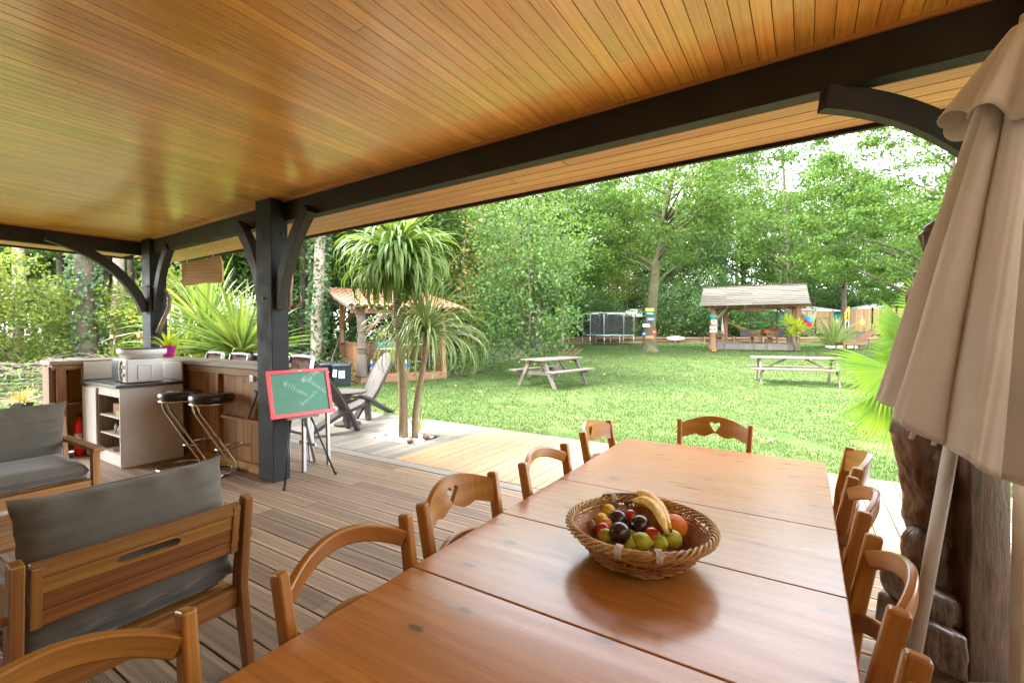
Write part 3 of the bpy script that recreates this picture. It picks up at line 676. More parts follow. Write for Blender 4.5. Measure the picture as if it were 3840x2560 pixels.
# ---------------------------------------------------------------- cushions
def pillow(w,h,t,wr=.006,seed=0,nu=44,nv=30,p=5,name='cushion'):
    """soft boxed cushion, w along x, h along y, t thick"""
    rr=random.Random(seed); ph=[rr.uniform(0,6.28) for _ in range(8)]
    m=MB()
    def prof(a): return max(0,1-abs(a)**p)**.5
    for s in(1,-1):
        def fn(i,j,s=s):
            u=-1+2*i; v=-1+2*j; u=math.copysign(abs(u)**.8,u); v=math.copysign(abs(v)**.8,v)
            k=prof(u)*prof(v); e=(1-k)*4*k
            z=s*t/2*k+s*wr*e*(math.sin(u*15+ph[0]+2*math.sin(v*3+ph[5]))*abs(v)**2+math.sin(v*13+ph[1]+u*2)*abs(u)**2+.5*math.sin(u*29+ph[2]))+s*wr*.2*math.sin(u*4+ph[3])*math.sin(v*3.5+ph[4])*k
            sag=1-.02*(1-abs(v)**2)*(abs(u)>.8)
            ear=1+.05*abs(u)**5*abs(v)**5 if p<5 else 1
            return Vector((u*w/2*sag*ear,v*h/2*ear+.0015*math.sin(u*23+ph[7])*(abs(v)>.9),z))
        g=MB(); g.grid(nu,nv,fn)
        if s<0: g.f=[f[::-1] for f in g.f]; g.uv=[u[::-1] for u in g.uv]
        m.add(g.v,g.f,g.uv)
    return m
def xf(m,M): m.v=[tuple(M@Vector(v)) for v in m.v]; return m
T=Matrix.Translation
def Rx(a,ax): return Matrix.Rotation(R(a),4,ax)
def piping(w,h): 
    m=MB(); pts=[]
    for i in range(60):
        a=2*math.pi*i/60; c,s=math.cos(a),math.sin(a); pts.append((math.copysign(abs(c)**.22,c)*w/2,math.copysign(abs(s)**.22,s)*h/2,0))
    return m.tube(pts,.005,6,closed=True)
def lounge(w,lab,loc,rz,name='lounge_armchair',slot=True):
    """local: faces +x; width along y"""
    t=empty(name,loc,R(rz),lab,'armchair' if w<1 else 'sofa'); hw=w/2
    for s in(-1,1):
        m=MB(); m.strip([(-.40,s*(hw-.03),0),(-.335,s*(hw-.03),.36),(-.34,s*(hw-.03),.42),(-.395,s*(hw-.03),.765)],[.036]*4,[.055,.075,.075,.052],up=(1,0,0)); m.build('leg',w_teak,t,bevel=.006)
        m=MB(); m.box((.34,s*(hw-.03),.285),(.06,.045,.57)); m.build('leg',w_teak,t,bevel=.004)
        m=MB(); m.bar((-.37,s*(hw-.025),.585),(.40,s*(hw-.02),.585),.07,.028); m.build('arm',w_teak,t,bevel=.005)
        m=MB(); m.box((-.0,s*(hw-.06),.32),(.66,.03,.07)); m.build('side_rail',w_teak,t,bevel=.003)
        m=MB(); m.bar((-.360,s*(hw-.075),.53),(-.392,s*(hw-.075),.735),.035,.03); m.build('back_cleat',w_teak,t,bevel=.004)
    for x in(-.335,.34):
        m=MB(); m.box((x,0,.315),(.035,w-.1,.085)); m.build('rail',w_teak,t,bevel=.004)
    def bfn(z0): return lambda s,z,o:Vector((-.352-.151*(z-.47)+o,s,z))
    L_=hw-.085
    m=MB(); m.strip([(-.352-.151*(.722-.47),-hw+.06,.722),(-.352-.151*(.722-.47),hw-.06,.722)],.028,.05); m.build('backrest_board',w_teak,t,bevel=.003)
    ss=[-hw+.06,-.1]+[-.1+.01*i for i in range(1,20)]+[.1,hw-.06]
    hb=lambda s:None if abs(s)>.0985 or not slot else .667-.016*math.sqrt(max(0,1-((abs(s)-.078)/.0215)**2)) if abs(s)>.078 else .651
    ht=lambda s:.667+.016*math.sqrt(max(0,1-((abs(s)-.078)/.0215)**2)) if abs(s)>.078 else .683
    if not slot: hb=None
    m=MB(); m.colboard(sorted(set(ss)),lambda s:.64,lambda s:.694,bfn(0),.022,hb,ht if slot else None); m.build('backrest_board',w_teak,t,weld=True)
    for z in(.611,.557):
        m=MB(); m.bar((-.352-.151*(z-.47)-.0,-hw+.06,z),(-.352-.151*(z-.47),hw-.06,z),.02,.051,up=(-.15,0,1)); m.build('backrest_board',w_teakd,t,bevel=.003)
    for k in range(7):
        m=MB(); m.box((-.28+k*.1,0,.35),(.06,w-.1,.018)); m.build('seat_slat',w_teak,t,bevel=.002)
    n=1 if w<1 else 2; cw=(w-.11)/n
    for k in range(n):
        yy=(-(n-1)/2+k)*cw
        m=xf(pillow(.66,cw-.01,.13,.004,k+3,p=9),T((.005,yy,.43))); c=m.build('seat_cushion',m_cushd if w<1 else m_cush,t,smooth=True); xf_=xf(piping(.655,cw-.012),T((.005,yy,.43))).build('piping',m_cushd,c,smooth=True)
        m=xf(pillow(.50,cw+.0,.17,.008,k+9,p=3.6,nu=56,nv=60),T((-.235,yy-.01,.655))@Rx(-78,'Y')); c=m.build('back_cushion',m_cush,t,smooth=True); xf(piping(.49,cw-.02),T((-.235,yy-.01,.655))@Rx(-78,'Y')).build('piping',m_cush,c,smooth=True)
    return t
lounge(.76,'wooden lounge armchair with grey cushions seen from behind',(-2.44,.74,0),180)
lounge(1.42,'wooden sofa with grey cushions facing the armchair',(-4.89,.62,0),0,'lounge_sofa',slot=False)
m=empty('coffee_table',(-3.62,.40,0),label='low slatted wooden coffee table between sofa and armchair',cat='table')
for i in range(6): b=MB(); b.box((-.26+i*.104,0,.40),(.096,1.0,.02)); b.build('slat',w_teak,m,bevel=.003)
for sx in(-1,1):
    for sy in(-1,1): b=MB(); b.box((sx*.27,sy*.45,.19),(.05,.05,.38)); b.build('leg',w_teak,m,bevel=.003)
b=MB(); b.box((0,.46,.36),(.5,.025,.06)); b.box((0,-.46,.36),(.5,.025,.06)); b.build('frame',w_teak,m)
# magazines
q=at(30,1925,.43)
def magmat():
    mm,n,b=newmat('magazine_cover'); tc=N(n,'TexCoord').outputs['Object']; f=noise(n,tc,7,3,.6,1); f2=noise(n,tc,22,2)
    c=mix(n,remap(n,f,.4,.6),(.02,.16,.35),(.25,.5,.6)); c=mix(n,remap(n,f2,.6,.7),c,(.7,.75,.72)); L(n,c,b.inputs['Base Color']); b.inputs['Roughness'].default_value=.15; return mm
mg=magmat()
b=MB(); b.box((0,0,0),(.21,.29,.006)); o=tag(b.build('magazine',mg,loc=(-3.55,.36,.4145)),'glossy blue magazine on the coffee table','magazine'); o.rotation_euler=(0,0,R(25))
# ---------------------------------------------------------------- bar
bar=empty('bar_counter',(0,0,0),label='L-shaped pine plank bar counter between the two slate posts',cat='bar')
BX0,BX1=-7.45,-4.64
x=BX0
while x<BX1-.05:
    w=min(.148,BX1-x); b=MB(); b.box((0,0,0),(w-.004,.02,1.05),ax=2); b.build('plank',w_bar,bar,bevel=.002,seg=1,loc=(x+w/2,2.70,.535)); x+=w
for xx in(-6.55,-5.55): b=MB(); b.box((xx,2.668,.54),(.06,.04,1.04)); b.build('stud',w_bar,bar,bevel=.003)
b=MB(); b.box((-6.04,2.665,1.045),(2.8,.045,.075)); b.build('rail',w_bar,bar,bevel=.003)
b=MB(); b.box((-6.04,2.665,.05),(2.8,.03,.09)); b.build('rail',w_bar,bar,bevel=.003)
b=MB(); b.box((-6.2,2.78,1.112),(3.14,.36,.045)); b.build('counter_top',w_bartop,bar,bevel=.004)
b=MB(); b.box((-5.02,2.66,.55),(.75,.1,.03)); b.build('shelf',w_bar,bar,bevel=.003)
b=MB(); b.bar((-4.93,2.64,.55),(-4.74,2.64,.86),.02,.05); b.build('bracket',w_old,bar)
b=MB(); b.box((-4.82,2.65,.99),(.07,.035,.07)); b.build('socket',m_white2,bar,bevel=.004)
# side wing
WX=-7.38
for k in range(6): b=MB(); b.box((0,0,0),(.02,.146,1.05),ax=2); b.build('plank',w_bar,bar,loc=(WX-.2,1.83+k*.15,.54))
b=MB(); b.box((WX-.1,1.73,.53),(.24,.05,1.06),ax=2); b.build('end_post',w_larch,bar,bevel=.004)
b=MB(); b.box((WX+.06,1.80,.53),(.05,.08,1.04)); b.build('end_post',w_larch,bar,bevel=.004)
b=MB(); b.box((WX-.08,2.18,1.105),(.34,.96,.045)); b.build('counter_top',w_bartop,bar,bevel=.004)
b=MB(); b.box((WX-.05,2.18,1.05),(.2,.9,.06)); b.build('rail',w_bar,bar,bevel=.003)
b=MB(); b.box((WX-.05,2.1,.62),(.22,.6,.02)); b.build('shelf',w_bar,bar)
# ---------------------------------------------------------------- kitchen cabinet
cb=empty('kitchen_cabinet',(-6.2,1.985,0),label='cream kitchen cabinet with open shelves and grey worktop by the bar',cat='cabinet')
def bx(par,nm,x0,x1,y0,y1,z0,z1,mat,bev=.002):
    b=MB(); b.box((0,0,0),(x1-x0,y1-y0,z1-z0)); return b.build(nm,mat,par,bevel=bev,seg=1,loc=((x0+x1)/2,(y0+y1)/2,(z0+z1)/2))
bx(cb,'side_panel',-.018,0,0,.6,0,.86,m_white); bx(cb,'side_panel',-1.05,-1.032,0.01,.6,0,.86,m_white)
bx(cb,'back_panel',-1.03,-.02,.58,.595,.1,.86,m_white)
bx(cb,'plinth',-1.03,-.02,.02,.04,0,.13,m_white); bx(cb,'fascia',-1.03,-.02,.002,.02,.76,.86,m_white)
bx(cb,'divider',-.62,-.60,.0,.58,.12,.76,w_bartop)
d_=bx(cb,'door',-1.05,-.625,-.02,-.002,.11,.83,m_white2,.003)
b=MB(); b.tube([(-.68,-.02,.52),(-.68,-.05,.52),(-.68,-.05,.68),(-.68,-.02,.68)],.005,6); b.build('handle',m_blackm,d_,smooth=True)
for z in(.135,.34,.54): bx(cb,'shelf',-.6,-.02,.01,.57,z-.016,z,m_white)
bx(cb,'worktop',-1.08,.03,-.04,.61,.862,.895,m_slate,.004)
bx(cb,'splashback',-.95,.0,.59,.606,.9,1.11,m_white); bx(cb,'splashback',-1.07,-1.052,.0,.6,.9,1.11,m_white)
o=bx(None,'wooden_box',-6.2-.42,-6.2-.2,2.06,2.28,.545,.66,w_bar,.003); tag(o,'brown wooden box on the top cabinet shelf','box')
o=bx(None,'small_crate',-6.42,-6.26,2.02,2.1,.545,.60,m_wick,.003); tag(o,'pale little crate in front of the brown box on the cabinet shelf','crate')
glass=plain('jar_glass',(.32,.29,.24),.15)
for i,(x,y,h) in enumerate(((-6.50,2.06,.09),(-6.44,2.1,.1),(-6.38,2.05,.075))):
    b=MB(); b.lathe([(.028,0),(.03,.005),(.03,h*.8),(.024,h*.9),(.024,h)],14); j=b.build('jar',glass,smooth=True,loc=(x,y,.342)); tag(j,['leftmost jar on the middle cabinet shelf','tallest jar at the back of the middle cabinet shelf','shortest jar at the front of the middle cabinet shelf'][i],'jar','jars in the cabinet')
    b=MB(); b.lathe([(.026,h),(.026,h+.012)],14); b.build('lid',m_blackm,j,smooth=True)
b=MB(); b.tube([(-6.52,2.08,.57),(-6.33,2.05,.60)],.016,8); o=b.build('bottle',m_blackm,smooth=True); tag(o,'dark bottle lying across the boxes in the cabinet','bottle')
b=MB(); b.box((-6.42,2.12,.165),(.22,.14,.05),Matrix.Rotation(.4,3,'Z')); tag(b.build('tool_case',plain('dark_red_box',(.15,.02,.02),.5),bevel=.006),'dark red case on the bottom cabinet shelf','case')
b=MB(); b.tube([(-6.34,2.03,.14),(-6.33,2.04,.18),(-6.22,2.05,.185)],.007,6); tag(b.build('steel_hook',m_chrome,smooth=True),'bright bent steel hook on the bottom cabinet shelf','hook')
# microwave
mw=empty('microwave',(-6.56,2.28,.897),R(-4),'white microwave oven on the cabinet worktop','microwave')
b=MB(); b.box((0,0,.135),(.50,.34,.26)); b.build('body',m_white2,mw,bevel=.012)
dr=MB(); dr.box((-.05,-.176,.135),(.38,.014,.24)); dr=dr.build('door',m_blackm,mw,bevel=.004)
b=MB(); b.strip([(.115,-.19,.03),(.105,-.2,.135),(.115,-.19,.24)],.02,.018,up=(0,1,0)); b.build('handle',m_white2,dr,bevel=.004)
b=MB(); b.box((.195,-.176,.135),(.10,.012,.24)); b.build('control_panel',m_white2,mw,bevel=.003)
for z in(.18,.09): b=MB(); b.lathe([(.022,0),(.022,.014),(.018,.02)],16,(.195,-.18,z),M=Matrix.Rotation(R(90),3,'X')); b.build('knob',m_white2,mw,smooth=True)
b=MB(); b.tube([(.252,-.07,.19),(.252,-.07,.05),(.252,-.055,.035),(.252,.04,.035),(.252,.055,.05),(.252,.055,.19),(.252,.04,.205),(.252,-.055,.205)],.006,6,closed=True); b.build('side_emboss',m_white2,mw,smooth=True)
# appliance on the microwave
ap=empty('crepe_griddle',(-6.5,2.3,1.165),label='round white enamel griddle standing on the microwave',cat='griddle')
b=MB(); b.lathe([(.13,0),(.15,.005),(.225,.05),(.23,.055),(.23,.10),(.222,.108)],36); b.build('body',m_white2,ap,smooth=True)
b=MB(); b.lathe([(.225,.104),(.228,.112),(.19,.116),(.0001,.117)],36); b.build('plate',m_slate,ap,smooth=True)
for px,py,lab in((425,1262,'yellow wooden-ended skewer standing at the left of the griddle'),(527,1258,'yellow wooden-ended skewer standing in front of the slate corner post')):
    p=dd(px,py,5.6); s=empty('skewer',p,label=lab,cat='skewer')
    b=MB(); b.box((-.02,0,0),(.11,.03,.05)); b.build('grip',plain('yellow_wood'+str(px),(.6,.33,.06),.5),s,bevel=.006)
    b=MB(); b.tube([(.02,0,0),(.025,0,-.19)],.005,6); b.build('rod',m_chrome,s,smooth=True)
# extinguisher
q=at(298,1700,0); ex=empty('fire_extinguisher',(-6.98,1.86,0),label='red fire extinguisher on the floor beside the cabinet',cat='extinguisher'); ex.location=(at(303,1703).x,at(303,1703).y,0)
b=MB(); b.lathe([(.055,0),(.06,.01),(.06,.36),(.045,.41),(.02,.43),(.02,.45)],20); b.build('cylinder',m_red,ex,smooth=True)
b=MB(); b.lathe([(.0605,.14),(.0605,.26)],20); b.build('instruction_label',m_paper,ex,smooth=True)
b=MB(); b.box((0,0,.47),(.1,.025,.03)); b.tube([(0,0,.45),(.09,0,.46),(.085,0,.2)],.008,6); b.build('valve',m_blackm,ex)
# bar stools
def stool():
    t=empty('bar_stool'); b=MB(); b.lathe([(.0001,.745),(.19,.745),(.205,.755),(.212,.775),(.21,.805),(.195,.825),(.12,.834),(.0001,.834)],36); b.build('seat',m_black,t,smooth=True)
    b=MB(); b.tube([(.2*math.cos(a),.2*math.sin(a),.737) for a in[2*math.pi*i/32 for i in range(32)]],.011,8,closed=True); b.build('seat_ring',m_chrome,t,smooth=True)
    b=MB(); b.tube([(.225*math.cos(a),.225*math.sin(a),.014) for a in[-2.85+5.7*i/35+math.pi for i in range(36)]],.0135,8)
    b.build('base_ring',m_chrome,t,smooth=True)
    for s in(-1,1):
        pts=[(.22,s*.055,.014),(.245,s*.045,.05),(.225,s*.04,.10),(-.16,s*.035,.62),(-.185,s*.035,.68),(-.17,s*.035,.73),(-.10,s*.035,.742)]
        b=MB(); b.tube(pts,.0125,8); b.build('leg',m_chrome,t,smooth=True)
    b=MB(); b.tube([(.10,-.04,.28),(.12,-.14,.28),(.2,-.17,.28),(.27,-.1,.28),(.27,.1,.28),(.2,.17,.28),(.12,.14,.28),(.10,.04,.28)],.009,8); b.build('foot_rest',m_chrome,t,smooth=True)
    return t
st=stool(); rz=YAW-R(4)
for i,(px,py,d_,lab) in enumerate(((683,1751,5.08,'black round bar stool on a chrome Z frame, beside the cabinet'),(800,1772,4.86,'black round bar stool on a chrome Z frame, nearer the slate post'))):
    p=at(px,py); o=st if i==0 else dup(st); o.location=(p.x,p.y,0); o.rotation_euler=(0,0,rz); o['label']=lab; o['category']='bar stool'; o['group']='chrome bar stools at the bar'
# plant pot on counter
pp=Vector((aty(632,1385,2.80).x,2.80,1.137)); q=dd(632,1330,6.3); pp=Vector((-6.42,2.80,1.137)); pp.x=aty(632,1345,2.80).x
pl=empty('potted_plant',pp,label='lime green plant in a magenta pot on the bar counter',cat='plant')
b=MB(); b.lathe([(.055,0),(.058,.004),(.085,.135),(.09,.137),(.09,.15),(.082,.15),(.078,.13)],26); b.build('pot',m_magenta,pl,smooth=True)
b=MB(); b.lathe([(.0001,.125),(.078,.125)],18); b.build('compost',m_conc,pl)
def rosette(n,L0,w,g,up=.9,droop=1.,seg=6,z0=0,spread=(.05,1.5),fold=.25,Lv=.25,wob=0):
    """strap leaves fanning from one point: returns MB"""
    b=MB()
    for i in range(n):
        th=g.uniform(0,2*math.pi); el=spread[0]+(spread[1]-spread[0])*(g.random()**up); Ln=L0*(1+Lv*g.uniform(-1,1)); d=Vector((math.cos(th),math.sin(th),0)); sd=Vector((-math.sin(th),math.cos(th),0))
        p=Vector((d.x*.02,d.y*.02,z0+g.uniform(-.03,.03))); ang=math.pi/2-el; vs=[];us=[]
        tw=g.uniform(-.5,.5)
        for k in range(seg+1):
            t=k/seg; wd=w*(math.sin(math.pi*min(1,.12+t*.88))**.55 if t<1 else .03)*(1+.15*g.uniform(-1,1)*0)
            dirv=d*math.cos(ang)+Vector((0,0,math.sin(ang))); nrm=Vector((0,0,math.cos(ang)))-d*math.sin(ang); s2=(sd*math.cos(tw)+nrm*math.sin(tw))
            vs+= [p-s2*wd/2+nrm*wd*fold*.5,p,p+s2*wd/2+nrm*wd*fold*.5]
            p=p+dirv*Ln/seg; ang-=droop*(t**1.2)*(.25+.75*(el/1.5))*1.9/seg*(1+.3*g.uniform(-1,1)); p=p+sd*wob*g.uniform(-1,1)
        o=len(b.v); b.v+=[tuple(v) for v in vs]
        for k in range(seg):
            for c in(0,1):
                a=o+k*3+c; b.f.append((a,a+1,a+4,a+3)); b.uv.append([(0,0),(0,1),(1,1),(1,0)]); b.mi.append(0)
    return b
g1=random.Random(5)
rosette(46,.2,.03,g1,droop=1.2,z0=.13,spread=(.1,1.25),seg=5).build('foliage',l_lime,pl,smooth=True)
# ---------------------------------------------------------------- bar chairs beyond the counter
def barchair():
    t=empty('terrace_bar_chair'); 
    for s in(-1,1):
        b=MB(); b.strip([(.24,s*.24,0),(.2,s*.24,.76),(.28,s*.24,1.18)],.022,.04,up=(1,0,0)); b.build('frame',m_alu,t,bevel=.004)
        b=MB(); b.bar((-.2,s*.24,.76),(-.24,s*.24,0),.022,.035); b.build('leg',m_alu,t,bevel=.003)
        b=MB(); b.bar((-.2,s*.24,.95),(.22,s*.24,.97),.03,.02); b.build('arm',m_sling,t,bevel=.003)
    b=MB(); b.strip([(.282,-.24,1.18),(.295,0,1.19),(.282,.24,1.18)],.022,.03); b.build('frame',m_alu,t,bevel=.004)
    b=MB(); b.grid(6,6,lambda u,v:Vector((.205+.075*v-.0+.02*math.sin(math.pi*u),-.228+.456*u,.80+.365*v))); b.build('back_sling',m_sling,t,smooth=True,solid=.004)
    b=MB(); b.grid(6,4,lambda u,v:Vector((-.2+.4*v,-.228+.456*u,.765-.01*math.sin(math.pi*u)))); b.build('seat_sling',m_sling,t,smooth=True,solid=.004)
    for x_ in(-.22,.22): b=MB(); b.bar((x_,-.24,.3),(x_,.24,.3),.02,.03); b.build('foot_bar',m_alu,t)
    return t
bc_=barchair(); q=0
for px,py,d_,lab in((806,1327,6.35,'brown sling bar chair behind the counter, farthest from the slate post'),(898,1330,6.0,'brown sling bar chair behind the counter, middle one'),(985,1331,5.75,'brown sling bar chair partly hidden by the slate post'),(1128,1338,5.45,'brown sling bar chair behind the red framed chalkboard')):
    p=dd(px,py,d_); o=bc_ if q==0 else dup(bc_); q+=1; o.rotation_euler=(0,0,R(86)); o.location=(p.x,p.y-.28,0); o['label']=lab; o['category']='bar chair'; o['group']='bar chairs outside the counter'
p=dd(1110,1380,5.0); bg_=empty('wicker_basket',(p.x,p.y,.0),label='brown bag with an arched handle behind the chalkboard',cat='bag')
b=MB(); b.box((0,0,p.z-.14),(.3,.18,.26)); b.build('body',m_sling,bg_,bevel=.02); bg_.location.z=0
b=MB(); b.tube([( .07*math.cos(a),0,p.z-.02+.1*math.sin(a)) for a in[math.pi*i/12 for i in range(13)]],.007,8); b.build('handle',w_brown,bg_,smooth=True)
bt=empty('bar_table',(p.x+.02,p.y+.12,0),label='tall aluminium table with a brown top behind the chalkboard',cat='table')
b=MB(); b.box((0,0,p.z-.29),(.34,.34,.035)); b.build('table_top',w_brown,bt,bevel=.004)
for sx in(-1,1):
    for sy in(-1,1): b=MB(); b.bar((sx*.15,sy*.15,0),(sx*.14,sy*.14,p.z-.31),.035,.035); b.build('leg',m_alu,bt,bevel=.003)
b=MB(); b.bar((-.14,0,.25),(.14,0,.25),.03,.03); b.build('stretcher',m_alu,bt)
# ---------------------------------------------------------------- easel and chalkboard
ea=empty('easel',(0,0,0),label='thin black metal easel holding the chalkboard',cat='easel')
fl,fr_,bkp=at(1066,1838),at(1258,1778),at(1180,1730)
TL,TR,BR,BL=(dd(996,1393,4.42),dd(1227,1379,4.86),dd(1250,1533,4.80),dd(1017,1571,4.34))
BR=TR+BL-TL; ctr=(BL+BR)/2
for a,b0,m_,w_ in((fl,BL.lerp(BR,.32)+Vector((-.02,0,0)),m_blackm,.0095),(fr_,BL.lerp(BR,.62)+Vector((-.02,0,0)),m_blackm,.0095)):
    b=MB(); top=b0+(b0-a)*.05; b.tube([a,b0],w_,8); b.tube([a,a+Vector((0,0,.03))],.014,8); b.build('leg',m_,ea,smooth=True)
b=MB(); b.bar(bkp,BL.lerp(BR,.60)+Vector((-.14,0,.1)),.03,.012); b.build('leg',m_alu,ea,bevel=.002)
b=MB(); b.bar(BL.lerp(BR,.25)+Vector((-.01,0,-.02)),BL.lerp(BR,.75)+Vector((-.01,0,-.02)),.04,.025); b.build('ledge',w_old,ea,bevel=.003)
cbd=empty('chalkboard',(0,0,0),label='green chalkboard in a red frame with welcome words in chalk',cat='chalkboard')
X_=(TR-TL).normalized(); wB=(TR-TL).length; Z0=(TL-BL); hB=Z0.length; Z_=(Z0-X_*Z0.dot(X_)).normalized(); N_=X_.cross(Z_).normalized()
if N_.x<0: N_=-N_
Pb=lambda u,v,o=0:BL.lerp(BR,u).lerp(TL.lerp(TR,u),v)+N_*o
def plate(nm,u0,u1,v0,v1,o0,o1,mat,par,bev=0):
    b=MB(); vs=[Pb(u,v,o) for o in(o0,o1) for v in(v0,v1) for u in(u0,u1)]
    b.add(vs,[(0,2,3,1),(4,5,7,6),(0,1,5,4),(2,6,7,3),(0,4,6,2),(1,3,7,5)],[[(0,0),(1,0),(1,1),(0,1)]]*6); return b.build(nm,mat,par,bevel=bev)
plate('board',.03,.97,.04,.96,-.008,.002,m_green,cbd)
for nm,a in(('frame',(0,1,.935,1)),('frame',(0,.055,.06,.935)),('frame',(.945,1,.06,.935)),('chalk_ledge',(-.005,1.02,-.02,.06))):
    plate(nm,*a,-.01,.012 if nm=='frame' else .03,m_red,cbd,.002)
plate('label_plate',.49,.55,.95,.99,.012,.014,m_wick,cbd)
G={'W':[[(0,1),(.2,0),(.45,.8),(.7,0),(.95,1)]],'E':[[(.8,1),(.1,1),(0,0),(.8,0)],[(.05,.5),(.6,.5)]],'L':[[(0,1),(0,0),(.7,0)]],'C':[[(.8,.85),(.4,1),(0,.5),(.35,0),(.8,.1)]],'O':[[(.4,1),(0,.5),(.4,0),(.8,.5),(.4,1)]],'M':[[(0,0),(.1,1),(.45,.3),(.8,1),(.9,0)]],
'B':[[(.1,0),(.15,1),(.6,.9),(.55,.6),(.15,.5),(.7,.35),(.65,.02),(.1,0)]],'i':[[(.15,.5),(.15,0),(.35,.05)],[(.17,.7),(.2,.74)]],'e':[[(.05,.25),(.45,.32),(.35,.52),(.1,.4),(.1,.1),(.5,.05)]],'n':[[(.05,.5),(.08,0),(.1,.35),(.35,.5),(.42,0),(.6,.05)]],'v':[[(0,.5),(.22,0),(.45,.5)]],'u':[[(.05,.5),(.08,.05),(.35,.05),(.42,.5),(.45,0)]],
'l':[[(.05,.1),(.3,.8),(.15,1),(.1,.1),(.35,.05)]],'k':[[(.05,0),(.12,1)],[(.45,.5),(.1,.25),(.45,0)]],'o':[[(.25,.5),(.05,.25),(.25,0),(.45,.25),(.25,.5)]],'m':[[(.03,.5),(.05,0),(.08,.4),(.28,.5),(.32,0),(.35,.4),(.55,.5),(.6,0)]],'d':[[(.4,.45),(.1,.4),(.1,.05),(.4,.1)],[(.42,1),(.42,0)]],'s':[[(.4,.48),(.1,.4),(.4,.15),(.05,.0)]],'t':[[(.2,.9),(.2,.05),(.4,.05)],[(0,.6),(.45,.6)]],' ':[]}

def chalk(mat_,txt,u0,v0,u1,v1,h,w=.0065):
    b=MB()
    """write txt from board point (u0,v0) to (u1,v1); h = letter height in metres"""
    a=Pb(u0,v0,.0035); e=Pb(u1,v1,.0035); dr=(e-a); adv=dr.length/len(txt); dr.normalize(); up=N_.cross(dr).normalized()
    if up.z<0: up=-up
    for i,chh in enumerate(txt):
        for st_ in G[chh]:
            pts=[a+dr*(adv*(i+.85*x)) + up*(h*y) for x,y in st_]
            for p_,q_ in zip(pts,pts[1:]):
                t_=(q_-p_).normalized(); s_=N_.cross(t_)*w*.42; e_=t_*w*.3; b.add([p_-s_-e_,q_-s_+e_,q_+s_+e_,p_+s_-e_],[(0,1,2,3)],[[(0,0)]*4])
    o=b.build('chalk_word',mat_,cbd); o['kind']='stuff'
chalk(m_chalk,'WELCOME',.56,.70,.87,.93,.045); chalk(m_chalk,'Bienvenidos',.64,.72,.92,.40,.05); chalk(m_chalk,'Benvenuto',.50,.20,.79,.47,.045); chalk(m_chalk,'Willkommen',.23,.68,.60,.38,.055)
chalk(m_chalkf,'Bienvenue',.11,.70,.46,.80,.05); chalk(m_chalkf,'Bem vindo',.08,.33,.40,.42,.045)

# ---------------------------------------------------------------- hanging sign, antlers
hs_=empty('hanging_board',(0,0,0),label='live-edge wooden board hanging on cords under the eaves',cat='sign')
a_=dd(683,1063,6.25); b__=dd(832,1055,6.15); tp=[dd(680,985,6.25),dd(705,985,6.25),dd(740,976,6.2),dd(775,972,6.2),dd(800,962,6.15),dd(822,958,6.15),dd(830,980,6.15),dd(833,1020,6.15),dd(832,1057,6.15),dd(815,1060,6.15),dd(760,1060,6.2),dd(700,1070,6.25),dd(684,1068,6.25)]
b=MB(); n=len(tp); off=Vector((_f.x,_f.y,0))*.04; b.add(tp+[p+off for p in tp],[tuple(range(n)),tuple(range(2*n-1,n-1,-1))]+[(i,n+i,n+(i+1)%n,(i+1)%n) for i in range(n)],[[((p-tp[0]).dot(_r),p.z) for p in tp],[((p-tp[0]).dot(_r),p.z) for p in tp[::-1]]]+[[(0,0),(0,.04),(.1,.04),(.1,0)]]*n); b.build('plank',w_slab,hs_)
for p,q in((dd(702,983,6.25),dd(702,925,6.25)),(dd(799,963,6.15),dd(799,905,6.15))): b=MB(); b.tube([p,q],.006,6); b.tube([q+Vector((0,0,-.02)),q+Vector((.02,0,.0)),q+Vector((0,0,.03))],.008,6); b.build('cord',m_cord,hs_,smooth=True)
def antler(lab,pp,d_,rs,tines=()):
    t=MB(); t.tube([dd(x,y,d_) for x,y in pp],rs,8)
    for q in tines: t.tube([dd(x,y,d_) for x,y in q],[.018,.015,.006],8)
    tag(t.build('antler',m_antler,smooth=True),lab,'antler','antlers fixed to the slate posts')
antler('curved antler on the corner post above the magenta pot',[(592,1247),(606,1215),(622,1180),(634,1150),(637,1120),(625,1095),(600,1078),(560,1072),(525,1074)],6.5,[.035,.032,.028,.027,.026,.024,.02,.015,.008],[[(620,1185),(628,1170),(630,1160)]])
antler('branched antler on the outer side of the middle post',[(1080,1165),(1088,1140),(1087,1100),(1092,1060),(1094,1030),(1086,1015)],4.8,[.03,.027,.022,.02,.016,.008],[[(1085,1155),(1108,1150),(1124,1138)],[(1124,1138),(1127,1115),(1122,1100)]])
